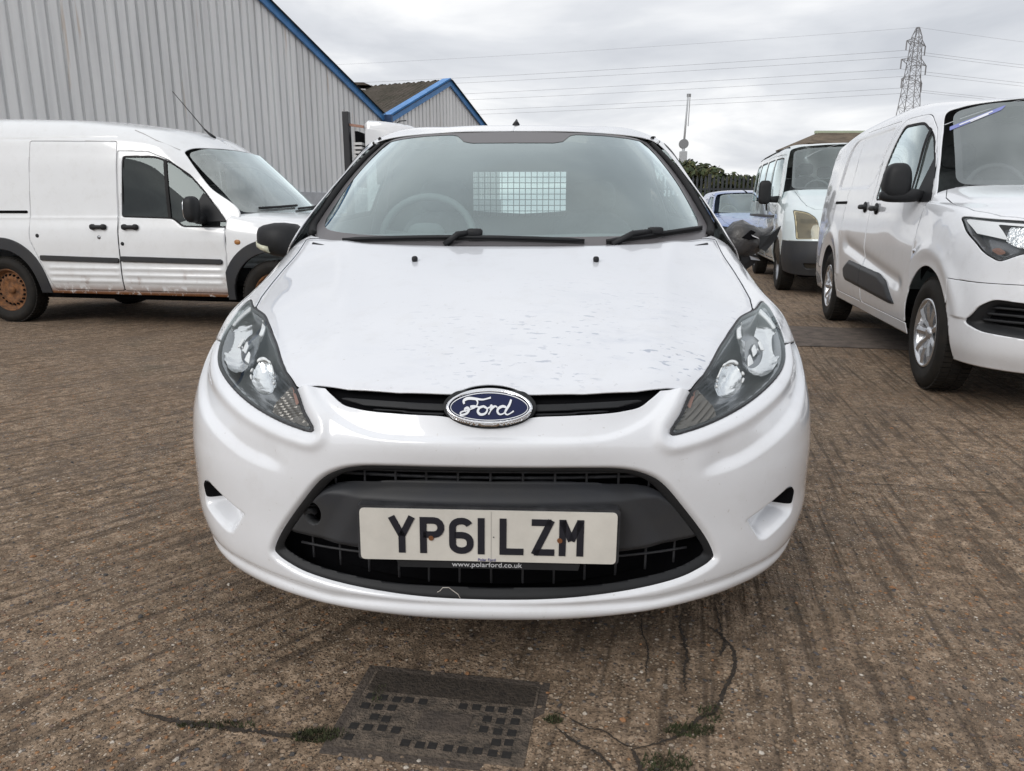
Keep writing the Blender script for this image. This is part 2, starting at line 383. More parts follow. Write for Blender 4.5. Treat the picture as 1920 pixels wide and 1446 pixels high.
WHITE = paint_mat('white_paint', (.75, .77, .805), dirt=.10)
WHITE_BONNET = paint_mat('white_paint_worn', (.69, .71, .75), dirt=.05, scratch=True, rough=.28)
WHITE_RUSTY = paint_mat('white_paint_rusty', (.76, .78, .80), dirt=.22, rust=True)
BLACKP = mat('black_textured_plastic', (.016, .017, .019), .55, spec=.3, bump=(600, .0004), noise=(6, .3))
GREYP = mat('dark_grey_plastic', (.026, .028, .033), .5, spec=.3, bump=(500, .0003), noise=(5, .35, (.038, .038, .038)))
GRILLE = mat('grille_plastic', (.038, .039, .043), .5, spec=.3, noise=(30, .5))
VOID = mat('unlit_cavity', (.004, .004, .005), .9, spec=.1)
RUBBER = mat('rubber', (.011, .011, .012), .62, spec=.25, noise=(9, .4), bump=(300, .0004))
TYRE = mat('tyre_rubber', (.012, .0115, .011), .75, spec=.2, noise=(12, .5, (.024, .021, .018)), bump=(200, .0006))
CHROME = mat('chrome', (.82, .83, .85), .08, metal=1)
REFLECT = mat('reflector_chrome', (.86, .88, .90), .16, metal=1, bump=(32, .005))
SILVER = mat('silvered_plastic', (.78, .80, .82), .3, metal=.4)
STEEL = mat('grey_steel', (.35, .36, .38), .35, metal=.9, noise=(12, .3))
ALLOY = mat('silver_alloy', (.62, .63, .65), .22, metal=.85, noise=(20, .15))
RUSTY = mat('rusted_steel', (.20, .085, .030), .85, noise=(22, .7, (.035, .02, .013)), bump=(60, .002))
INTERIOR = mat('interior_grey', (.15, .16, .165), .75, noise=(5, .25))
SEATM = mat('seat_fabric', (.09, .095, .10), .9, noise=(30, .3))
WS_GLASS = glass_mat('windscreen_glass', (.78, .90, .88), .13, (.60, .72, .75), boost=3.0, haze_scale=2.2)
SIDE_GLASS = glass_mat('side_glass', (.74, .84, .83), .04, (.5, .55, .55), boost=1.1)
DARK_GLASS = glass_mat('dark_side_glass', (.16, .17, .18), .03, (.3, .3, .3), boost=1.3)
LENS = glass_mat('clear_lens', (.98, .99, .99), .02, (.62, .64, .62), boost=.8)
AGED_LENS = glass_mat('yellowed_lens', (.92, .87, .74), .12, (.80, .76, .60), boost=.9)
FRIT = mat('screen_border_print', (.065, .060, .064), .35)  # black print lightened to grey for sky glare

def wheel(parent, c, r=.30, wd=.19, rim_r=.19, side=1, style='steel', rim_mat=None):
    """wheel on an x axle; side=-1 faces -x"""
    t = bpy.data.objects.new('wheel', None); COL.objects.link(t); t.parent = parent; t.location = c; t.scale = (side, 1, 1)
    h = wd / 2; a = rim_r; sh = r - .012
    MB().lathe([(-h * .8, a), (-h, a + .02), (-h * 1.02, (a + r) / 2), (-h * .92, sh - .01), (-h * .72, r - .003), (-h * .3, r), (h * .3, r), (h * .72, r - .003), (h * .92, sh - .01),
                (h * 1.03, (a + r) / 2 + .005), (h * 1.02, (a + r) / 2), (h, a + .02), (h * .8, a)], 48).mk('tyre', TYRE, t, smooth=True)
    # tread blocks
    tb = MB()
    for k in range(60):
        an = 2 * math.pi * k / 60
        for x0, x1, sft in ((-h * .78, -h * .30, 0), (-h * .22, h * .22, .5), (h * .30, h * .78, 0)):
            b = an + sft * math.pi / 60; ca, sa = math.cos(b), math.sin(b); ta = math.pi / 60 * .72
            V = [(x, (r + dr) * math.cos(b + s_ * ta), (r + dr) * math.sin(b + s_ * ta)) for dr in (-.006, .005) for x, s_ in ((x0, -1), (x1, -1), (x1, 1), (x0, 1))]
            tb.add(V, [(4, 5, 6, 7), (0, 1, 5, 4), (1, 2, 6, 5), (2, 3, 7, 6), (3, 0, 4, 7)])
    tb.mk('tread', TYRE, t)
    rm = rim_mat or STEEL
    if style == 'steel':
        rim = MB().lathe([(h * .78, a + .004), (h * .86, a - .004), (h * .7, a - .018), (h * .35, a - .026), (h * .30, a * .74), (h * .42, a * .66), (h * .45, a * .5), (h * .30, a * .40), (h * .34, a * .28), (h * .40, a * .2), (h * .40, .0)], 48).mk('rim', rm, t, smooth=True)
        vb = MB()
        for k in range(20):
            an = 2 * math.pi * k / 20; vb.lathe([(h * .44, 0.001), (h * .46, .011), (h * .3, .012)], 8, c=(0, a * .70 * math.cos(an), a * .70 * math.sin(an)))
        vb.mk('vent_hole', VOID, rim)
        MB().lathe([(h * .38, a * .2), (h * .52, a * .19), (h * .54, .0)], 20).mk('hub_cap', GREYP if rim_mat is None else RUSTY, t, smooth=True)
    else:
        rim = MB().lathe([(h * .78, a + .006), (h * .95, a + .002), (h * .95, a - .012), (h * .7, a - .02), (-h * .4, a - .03), (-h * .4, .03)], 48).mk('rim', rm, t, smooth=True)
        MB().lathe([(h * .05, a * .70), (h * .05, .02)], 32).mk('brake_disc', mat('brake_disc', (.20, .17, .15), .4, metal=.7), rim, smooth=True)
        ns = 9
        for k in range(ns):
            an = 2 * math.pi * k / ns; cs, sn = math.cos(an), math.sin(an); sp = MB(); V = []
            for rr, w2, x in ((.028, .017, .62), (a * .45, .020, .80), (a * .75, .026, .86), (a - .010, .034, .84)):
                for s_, xx in ((-1, x - .03), (0, x + .06), (1, x - .03), (1, x - .28), (-1, x - .28)):
                    V.append((h * xx, rr * cs - s_ * w2 * sn, rr * sn + s_ * w2 * cs))
            F = []
            for i in range(3):
                for j in range(5): F.append((i * 5 + j, i * 5 + (j + 1) % 5, i * 5 + 5 + (j + 1) % 5, i * 5 + 5 + j))
            sp.add(V, F); sp.mk('spoke', rm, rim)
        MB().lathe([(h * .5, .040), (h * .80, .036), (h * .86, .02), (h * .86, .0)], 24).mk('hub_cap', rm, t, smooth=True)
    return t
# ================================================================ the yard
def ground_material():
    m = bpy.data.materials.new('brushed_aggregate_concrete'); m.use_nodes = True; nt = m.node_tree; N = nt.nodes; L = nt.links; p = N['Principled BSDF']
    tc = N.new('ShaderNodeTexCoord'); co = tc.outputs['Object']; sp = N.new('ShaderNodeSeparateXYZ'); L.new(co, sp.inputs[0])
    def val(q, sock):
        if isinstance(q, (int, float)): sock.default_value = q
        elif isinstance(q, tuple): sock.default_value = (*q, 1)
        else: L.new(q, sock)
    def ma(op, a, b=0.0, clamp=False):
        n = N.new('ShaderNodeMath'); n.operation = op; n.use_clamp = clamp; val(a, n.inputs[0]); val(b, n.inputs[1]); return n.outputs[0]
    def mr(a, f0, f1, t0, t1):
        n = N.new('ShaderNodeMapRange'); L.new(a, n.inputs[0])
        for k, v in zip(('From Min', 'From Max', 'To Min', 'To Max'), (f0, f1, t0, t1)): n.inputs[k].default_value = v
        return n.outputs[0]
    def noise(scale, det=6, ro=.6, vec=co, dist=0):
        n = N.new('ShaderNodeTexNoise'); n.inputs['Scale'].default_value = scale; n.inputs['Detail'].default_value = det; n.inputs['Roughness'].default_value = ro; n.inputs['Distortion'].default_value = dist; L.new(vec, n.inputs['Vector']); return n.outputs['Fac']
    def mix(f, a, b, bt='MIX'):
        n = N.new('ShaderNodeMixRGB'); n.blend_type = bt; val(f, n.inputs[0]); val(a, n.inputs[1]); val(b, n.inputs[2]); return n.outputs[0]
    def ramp(a, els):
        n = N.new('ShaderNodeValToRGB'); L.new(a, n.inputs[0]); cr = n.color_ramp
        cr.elements[0].position, cr.elements[0].color = els[0][0], (*els[0][1], 1); cr.elements[1].position, cr.elements[1].color = els[-1][0], (*els[-1][1], 1)
        for q, c in els[1:-1]: e = cr.elements.new(q); e.color = (*c, 1)
        return n.outputs[0]
    def brushed(ang, across, along, seed):
        mp = N.new('ShaderNodeMapping'); mp.vector_type = 'TEXTURE'; mp.inputs['Rotation'].default_value = (0, 0, -ang); mp.inputs['Scale'].default_value = (1 / across, 1 / along, 1); mp.inputs['Location'].default_value = (seed, 0, 0)
        L.new(co, mp.inputs[0]); return noise(1.0, 2, .6, mp.outputs[0])
    # two slabs brushed in different directions, meeting under the car
    side = mr(sp.outputs['X'], -.35, .1, 0, 1)
    gl = brushed(R(41), 36, 1.5, 3.0); gr = brushed(R(13), 32, 1.4, 9.0)
    g = N.new('ShaderNodeMixRGB'); L.new(side, g.inputs[0]); L.new(gl, g.inputs[1]); L.new(gr, g.inputs[2]); groove = g.outputs[0]
    mid = noise(17, 5, .82); big = noise(.55, 2, .55); blot = noise(3.2, 4, .6)
    base = ramp(mid, [(.33, (.062, .043, .029)), (.5, (.235, .168, .112)), (.66, (.50, .375, .268))])
    base = mix(mr(big, .35, .68, 0, .45), base, (.220, .155, .105))
    base = mix(mr(blot, .50, .70, 0, .6), base, (.085, .064, .048))
    # aggregate of two sizes, each stone its own colour
    def stones(scale, sel, r0, r1, cols):
        v = N.new('ShaderNodeTexVoronoi'); v.inputs['Scale'].default_value = scale; v.inputs['Randomness'].default_value = 1; L.new(co, v.inputs['Vector'])
        sp2 = N.new('ShaderNodeSeparateColor'); L.new(v.outputs['Color'], sp2.inputs[0])
        return ma('MULTIPLY', mr(v.outputs['Distance'], r0, r1, 1, 0), mr(sp2.outputs[0], sel, sel + .02, 0, 1)), ramp(sp2.outputs[2], cols)
    m1, c1 = stones(68, .60, .30, .46, [(0, (.33, .24, .165)), (.2, (.09, .075, .065)), (.38, (.36, .185, .085)), (.52, (.24, .145, .09)), (.70, (.10, .10, .11)), (.88, (.38, .29, .205)), (.97, (.42, .33, .25)), (1, (.66, .60, .52))])
    m2, c2 = stones(160, .28, .34, .52, [(0, (.36, .265, .18)), (.30, (.055, .040, .030)), (.50, (.33, .225, .145)), (.70, (.085, .065, .050)), (.86, (.42, .33, .24)), (1, (.62, .53, .43))])
    col = mix(ma('MULTIPLY', m2, .92), base, c2); col = mix(m1, col, c1)
    col = mix(mr(groove, .36, .48, .60, 0), col, (.060, .043, .030))           # darker brown along the brush grooves
    col = mix(mr(noise(1.7, 3), .60, .74, 0, .4), col, (.060, .056, .038))     # greenish grime in low spots
    L.new(col, p.inputs['Base Color']); p.inputs['Specular IOR Level'].default_value = .3
    L.new(mr(blot, .4, .7, .9, .65), p.inputs['Roughness'])
    hgt = ma('ADD', ma('MULTIPLY', groove, 1.1), ma('ADD', ma('MULTIPLY', ma('MAXIMUM', m1, m2), .20), ma('MULTIPLY', mid, .55)))
    b = N.new('ShaderNodeBump'); b.inputs['Distance'].default_value = .024; b.inputs['Strength'].default_value = 1.0; L.new(hgt, b.inputs['Height']); L.new(b.outputs[0], p.inputs['Normal'])
    return m
GM = ground_material()
# one sheet to the horizon, finer near the viewer with gentle unevenness
gx = np.concatenate([-np.geomspace(900, 4, 26)[:-1], np.linspace(-4, 4, 90), np.geomspace(4, 900, 26)[1:]])
gy = np.concatenate([[-200, -60, -20, -6], np.linspace(-2, 9, 110), np.geomspace(9, 2500, 30)[1:]])
GX, GY = np.meshgrid(gx, gy, indexing='ij')
fade = sm((14 - np.hypot(GX, GY)) / 8)
GZ = fade * (.0045 * np.sin(GX * 2.1 + .6 * np.sin(GY * 1.3)) + .004 * np.sin(GY * 1.7 + GX * .8) - .006)
n_, m_ = GX.shape; idx = (np.arange(n_ - 1)[:, None] * m_ + np.arange(m_ - 1)[None]).ravel()
ground = mk('ground', np.stack([GX, GY, GZ], -1).reshape(-1, 3), np.stack([idx, idx + m_, idx + m_ + 1, idx + 1], 1), GM, kind='structure')
def gz(x, y):
    f = float(sm((14 - math.hypot(x, y)) / 8)); return f * (.0045 * math.sin(x * 2.1 + .6 * math.sin(y * 1.3)) + .004 * math.sin(y * 1.7 + x * .8) - .006)
# smooth dark tarmac repair running under the van on the right
tarm = mat('dark_tarmac', (.125, .098, .080), .85, noise=(9, .6), bump=(90, .006))
def strip(name, P, m, dz, kind=None, parent=None):
    V = [(x, y, gz(x, y) + dz) for x, y in P]; return mk(name, V, [list(range(len(V)))], m, parent, smooth=False, kind=kind)
NP = 24; edge0 = [(1.2 + i * .35, 6.33 - i * .106 + .02 * math.sin(i * 1.7)) for i in range(NP)]; edge1 = [(1.3 + i * .35, 7.42 - i * .098 + .02 * math.sin(i * 2.3)) for i in range(NP)]
V = []; F = []
for a, b in zip(edge0, edge1): V += [(a[0], a[1], gz(*a) + .004), (b[0], b[1], gz(*b) + .004)]
for i in range(NP - 1): F.append((2 * i, 2 * i + 2, 2 * i + 3, 2 * i + 1))
mk('tarmac_patch', V, F, tarm, kind='structure')
# cracks: ragged, soil-filled fissures that belong to the ground
soil = mat('damp_soil', (.045, .034, .025), .95, noise=(60, .6), bump=(120, .01)); mossm = mat('moss', (.035, .052, .016), .95, noise=(50, .6), bump=(80, .02))
def crack(pts, w0, m=soil, dz=.0022, jit=.16):
    P = spl(pts, 14); V = []; n = len(P)
    for i, q in enumerate(P):
        t = P[min(i + 1, n - 1)] - P[max(i - 1, 0)]; t = t / (np.linalg.norm(t) + 1e-9); nr = np.array([-t[1], t[0]]); w = w0 * (.6 + .7 * rng.random()) * min(1, 4 * i / n + .15, 4 * (n - 1 - i) / n + .15); c = q + nr * rng.normal(0, w0 * jit)
        for s in (-1, 1): e = c + nr * s * w / 2; V.append((e[0], e[1], gz(*e) + dz))
    mk('crack', V, [(2 * i, 2 * i + 1, 2 * i + 3, 2 * i + 2) for i in range(n - 1)], m, ground, smooth=False)
crack([(.075, 1.40), (.11, 1.385), (.156, 1.345), (.19, 1.335), (.225, 1.295), (.26, 1.285)], .004)
crack([(.235, 1.278), (.316, 1.306), (.36, 1.335), (.399, 1.375), (.44, 1.40), (.485, 1.48), (.52, 1.54), (.546, 1.628), (.535, 1.69), (.546, 1.749), (.56, 1.85)], .009)
crack([(.09, 1.35), (.13, 1.30), (.17, 1.27), (.21, 1.20)], .007); crack([(.24, 1.28), (.25, 1.23), (.24, 1.17)], .010)
crack([(.50, 1.60), (.53, 1.65), (.535, 1.70), (.51, 1.74)], .009)
crack([(-.383, 1.320), (-.45, 1.322), (-.511, 1.336), (-.58, 1.345), (-.655, 1.363), (-.74, 1.378), (-.823, 1.412)], .012)
crack([(1.35, 2.80), (1.55, 2.78), (1.75, 2.72), (1.95, 2.70)], .004)
# deep brushed ruts
for x0, y0, x1, y1, w_ in ((.455, 1.80, .395, 1.46, .007), (.35, 1.80, .318, 1.52, .004)):
    crack([(x0 + (x1 - x0) * t + .006 * math.sin(9 * t + x0 * 7), y0 + (y1 - y0) * t) for t in np.linspace(0, 1, 7)], w_, jit=.25)
for i in range(0):       # left slab: lines running at an angle
    x0 = -2.6 + .18 * i + rng.normal(0, .02); y0 = 1.75 + rng.normal(0, .25) + .2 * (i % 3); ln = .5 + .6 * rng.random()
    if x0 + ln * .65 > -.45: continue
    crack([(x0 + .656 * ln * t, y0 + .755 * ln * t) for t in np.linspace(0, 1, 6)], .003 + .002 * rng.random(), jit=.3)
# moss and grass tufts in the joints
def tuft(cx, cy, rx, ry, n):
    V = []; F = []
    for k in range(n):
        a = rng.uniform(0, 6.28); r_ = math.sqrt(rng.random()); x, y = cx + rx * r_ * math.cos(a), cy + ry * r_ * math.sin(a); h = rng.uniform(.004, .014); b = rng.uniform(0, 6.28); dx, dy = .0022 * math.cos(b), .0022 * math.sin(b); lx, ly = rng.normal(0, .005, 2); z = gz(x, y)
        i = len(V); V += [(x - dx, y - dy, z), (x + dx, y + dy, z), (x + lx, y + ly, z + h)]; F.append((i, i + 1, i + 2))
    return V, F
V = []; F = []
for q in ((-.40, 1.325, .06, .020, 420), (.37, 1.335, .055, .02, 260), (.43, 1.39, .03, .03, 90), (-.30, 1.45, .012, .04, 120), (.09, 1.37, .02, .012, 80), (.30, 1.24, .05, .03, 220), (-.62, 1.36, .09, .012, 150)):
    v, f = tuft(*q); n0 = len(V); V += v; F += [tuple(i + n0 for i in t) for t in f]
o = mk('moss', V, F, mat('moss_blades', (.040, .050, .018), .9, noise=(40, .7, (.03, .022, .012))), smooth=False, kind='stuff'); tag(o, 'short green moss growing along the drain cover and cracks', 'moss')
# loose chippings
ico = []
t = (1 + 5 ** .5) / 2; IV = np.array([(-1, t, 0), (1, t, 0), (-1, -t, 0), (1, -t, 0), (0, -1, t), (0, 1, t), (0, -1, -t), (0, 1, -t), (t, 0, -1), (t, 0, 1), (-t, 0, -1), (-t, 0, 1)]) / 1.9
IF = [(0, 11, 5), (0, 5, 1), (0, 1, 7), (0, 7, 10), (0, 10, 11), (1, 5, 9), (5, 11, 4), (11, 10, 2), (10, 7, 6), (7, 1, 8), (3, 9, 4), (3, 4, 2), (3, 2, 6), (3, 6, 8), (3, 8, 9), (4, 9, 5), (2, 4, 11), (6, 2, 10), (8, 6, 7), (9, 8, 1)]
for name, colr, cnt in (('chippings', (.24, .175, .12), 2600), ('chippings', (.48, .43, .37), 160), ('chippings', (.30, .15, .07), 420), ('chippings', (.06, .055, .052), 700)):
    V = []; F = []
    for k in range(cnt):
        y = .95 + abs(rng.normal(0, 1)) * 1.6; x = rng.uniform(-1, 1) * (y * .75 + .2); r_ = rng.uniform(.0018, .0052) * (1 if rng.random() < .92 else 1.7)
        if -.33 < x < .06 and 1.24 < y < 1.53 and rng.random() < .7: continue
        a = rng.uniform(0, 6.28); c, s_ = math.cos(a), math.sin(a); W_ = IV * np.array([r_ * rng.uniform(.8, 1.7), r_ * rng.uniform(.7, 1.2), r_ * .6]) * rng.uniform(.8, 1.2, (12, 1)); z = gz(x, y) + r_ * .15; i = len(V)
        V += [(x + q[0] * c - q[1] * s_, y + q[0] * s_ + q[1] * c, z + q[2]) for q in W_]; F += [tuple(j + i for j in f) for f in IF]
    o = mk(name, V, F, mat('chip_%g' % colr[0], colr, .85, noise=(90, .4)), smooth=False, kind='stuff'); tag(o, {2600: 'small buff stones strewn over the concrete yard', 160: 'pale small stones strewn over the concrete yard', 420: 'orange-brown small stones strewn over the concrete yard', 700: 'dark small stones strewn over the concrete yard'}[cnt], 'stones')
# ---- drain cover in front of the car: sunken iron frame, filled tray with a grid of square pockets
def drain_cover():
    a = math.atan2(1.48 - 1.545, .075 + .321); T = thing('drain_cover', 'dark square-pocketed drain cover set in the concrete in front of the white car', 'drain cover', (-.321, 1.545, -.002), a)
    iron = mat('dirty_cast_iron', (.045, .036, .030), .85, noise=(30, .6, (.09, .07, .055)), bump=(120, .008)); fill = mat('worn_cover_fill', (.135, .105, .080), .9, noise=(45, .6, (.04, .034, .028)), bump=(150, .012)); pk = mat('pocket_black', (.018, .016, .015), .95, noise=(80, .5))
    wd, dp = .39, .255; b = MB(); b.box(-.022, wd + .022, -dp - .022, .022, -.02, .0016); b.mk('frame', iron, T, bevel=.002)
    b = MB(); b.box(0, wd, -dp, 0, -.01, .0042); b.mk('tray', fill, T, bevel=.0015)
    MB().box(.150, .262, -.185, -.120, -.01, .0056).mk('lift_plate', iron, T, bevel=.002); MB().box(.006, wd - .006, -.075, -.004, -.01, .0052).mk('soiled_edge', soil, T)
    pr = MB().box(-.0092, .0092, -.0092, .0092, -.004, .0008).mk('pocket', pk, T); pr.location = (.022, -.095, .0052); first = True  # near-black raised squares stand for the sunken pockets
    for i in range(13):
        for j in range(8):
            x, y = .022 + i * .030, -.095 - j * .033
            if (i, j) == (0, 0) or y < -dp + .012 or x > wd - .012: continue
            if .138 < x < .274 and -.20 < y < -.11: continue
            if rng.random() < .22: continue
            share(pr, T, (x + rng.normal(0, .0012), y + rng.normal(0, .0012), .0052 - .001 * rng.random()))
drain_cover()
# ================================================================ sheds behind the left van
U = np.array([-.4, -.9165]); NV = np.array([.9165, -.4]); P0 = np.array([-4.35, 26.0])
def wp(t, z, out=0.0): q = P0 + U * t + NV * out; return (q[0], q[1], z)
def clad_mat():
    """coated steel: sheets differ a little in tone, rain streaks and rust bleeding below the verge"""
    m = bpy.data.materials.new('grey_profiled_steel'); m.use_nodes = True; nt = m.node_tree; N = nt.nodes; L = nt.links; p = N['Principled BSDF']; p.inputs['Roughness'].default_value = .45
    tc = N.new('ShaderNodeTexCoord'); mp = N.new('ShaderNodeMapping'); mp.inputs['Scale'].default_value = (5, 5, .35); L.new(tc.outputs['Object'], mp.inputs[0]); oi = N.new('ShaderNodeObjectInfo')
    n = N.new('ShaderNodeTexNoise'); n.inputs['Scale'].default_value = 1; n.inputs['Detail'].default_value = 5; L.new(mp.outputs[0], n.inputs['Vector'])
    r = N.new('ShaderNodeValToRGB'); L.new(n.outputs['Fac'], r.inputs[0]); r.color_ramp.elements[0].position = .35; r.color_ramp.elements[0].color = (.72, .735, .745, 1); r.color_ramp.elements[1].position = .6; r.color_ramp.elements[1].color = (.83, .845, .85, 1)
    v = N.new('ShaderNodeMapRange'); L.new(oi.outputs['Random'], v.inputs[0]); v.inputs['To Min'].default_value = .93; v.inputs['To Max'].default_value = 1.03
    h = N.new('ShaderNodeVectorMath'); h.operation = 'SCALE'; L.new(r.outputs[0], h.inputs[0]); L.new(v.outputs[0], h.inputs['Scale'])
    n2 = N.new('ShaderNodeTexNoise'); n2.inputs['Scale'].default_value = 1.3; n2.inputs['Detail'].default_value = 4; L.new(mp.outputs[0], n2.inputs['Vector']); q = N.new('ShaderNodeMapRange'); L.new(n2.outputs['Fac'], q.inputs[0]); q.inputs['From Min'].default_value = .66; q.inputs['From Max'].default_value = .74; q.inputs['To Max'].default_value = .45
    x = N.new('ShaderNodeMixRGB'); L.new(q.outputs[0], x.inputs[0]); L.new(h.outputs[0], x.inputs[1]); x.inputs[2].default_value = (.50, .36, .24, 1); L.new(x.outputs[0], p.inputs['Base Color']); return m
CLAD = clad_mat(); BLUE = mat('blue_flashing', (.07, .25, .58), .45, noise=(3, .25)); BLOCK = mat('pale_block_wall', (.50, .52, .55), .85, noise=(6, .15), bump=(60, .004))
GROOVE = mat('cladding_groove', (.22, .22, .22), .6, noise=(2, .2))
def gable(T, t0, tm, t1, z0, zm, z1, plinth=1.66):
    """cladding sheets with recessed grooves, blue verge flashings, block base"""
    top = lambda t: np.interp(t, [t0, tm, t1] if t0 < t1 else [t1, tm, t0], [z0, zm, z1] if t0 < t1 else [z1, zm, z0]) - .02
    lo, hi = min(t0, t1), max(t0, t1); pitch = .262; npn = 4; t = lo
    while t < hi - .02:
        te = min(t + pitch * npn, hi); V = []; F = []; ts = []
        k = t
        while k < te - 1e-6:
            for f, o in ((0, 0), (.70, 0), (.75, -.065), (.95, -.065), (1.0, 0)):
                q = k + pitch * f
                if q <= te + 1e-6: ts.append((q, o))
            k += pitch
        ts2 = [ts[0]]
        for q in ts[1:]:
            if q[0] - ts2[-1][0] > 1e-5: ts2.append(q)
        for q, o in ts2: V += [wp(q, plinth, o), wp(q, float(top(q)), o)]
        for i in range(len(ts2) - 1): F.append((2 * i, 2 * i + 2, 2 * i + 3, 2 * i + 1))
        mk('cladding_sheet', V, F, CLAD, T, smooth=False)
        t = te
    b = MB()
    for a, za, c, zc in ((t0, z0, tm, zm), (tm, zm, t1, z1)):
        V = []
        for q, z in ((a, za), (c, zc)):
            V += [wp(q, z + .06, .10), wp(q, z - .22, .10), wp(q, z - .22, .04), wp(q, z + .06, -.25)]
        mk('verge_flashing', V, [(0, 1, 5, 4), (1, 2, 6, 5), (0, 4, 7, 3), (2, 3, 7, 6), (0, 3, 2, 1), (4, 5, 6, 7)], BLUE, T, smooth=False)
    V = [wp(lo, 0, .06), wp(hi, 0, .06), wp(hi, plinth, .06), wp(lo, plinth, .06), wp(lo, plinth, -.1), wp(hi, plinth, -.1)]
    mk('block_base', V, [(0, 1, 2, 3), (3, 2, 5, 4)], BLOCK, T, smooth=False)
def roof(T, ta, za, tb, zb, m, depth=22, pitch=.15, amp=.03):
    """corrugated roof plane running back from the gable"""
    n = int(depth / pitch * 4); V = []; ks = np.linspace(.2, -depth, n)
    for i, o in enumerate(ks):
        h = amp * math.cos(2 * math.pi * o / pitch); V += [wp(ta, za + h, o), wp(tb, zb + h, o)]
    mk('roof', V, [(2 * i, 2 * i + 1, 2 * i + 3, 2 * i + 2) for i in range(n - 1)], m, T, smooth=False)
ROOFM = mat('mossy_cement_roof', (.085, .070, .058), .95, noise=(1.6, .6, (.045, .042, .028)), bump=(8, .05))
B1 = thing('industrial_shed', 'large grey clad shed with blue roof edge behind the old van on the left', 'building', (0, 0, 0))
gable(B1, 0, 12.2, 24.4, 4.27, 9.45, 4.27); roof(B1, 0, 4.27, 12.2, 9.45, ROOFM, pitch=.6, amp=.04)
B2 = thing('industrial_shed', 'smaller grey shed with pointed gable, blue edge and brown mossy roof', 'building', (0, 0, 0))
gable(B2, -.35, -4.76, -9.5, 4.22, 6.06, 4.0); roof(B2, -.35, 4.22, -4.76, 6.06, ROOFM, pitch=.22, amp=.035); roof(B2, -4.76, 6.06, -9.5, 4.0, ROOFM, pitch=.6, amp=.04)
# rain hopper where the two roofs meet
b = MB(); q = wp(-.15, 3.85, .18); b.box(q[0] - .12, q[0] + .12, q[1] - .15, q[1] + .15, 3.75, 4.25); b.mk('rain_hopper', mat('dark_blue_gutter', (.02, .06, .15), .6), B1, bevel=.01)
b = MB(); b.tube([(q[0], q[1], 3.78), (q[0], q[1], .1)], .07, 10); b.mk('downpipe', mat('rusty_downpipe', (.20, .12, .08), .8, noise=(5, .5)), B1, smooth=True)
# ridge vent on the smaller roof
V_ = thing('roof_vent', 'white cowl vent with dark louvre on the mossy roof', 'roof vent', (0, 0, 0)); q = np.array(wp(-4.3, 5.85, -4.2))
def vbox(n, m, x0, x1, z0, z1, y0=-.4, y1=.4): b = MB(); b.prism([(x0, z0), (x1, z0), (x1 - .25, z1), (x0 + .3, z1)], y1 - y0, 'y', y0); o = b.mk(n, m, V_); o.location = q; return o
vbox('cowl_base', mat('weathered_white', (.55, .55, .55), .7), -.55, .9, -.35, .02); vbox('louvre', VOID, -.35, .6, .02, .16); vbox('cowl_cap', ROOFM, -.6, .85, .16, .26)

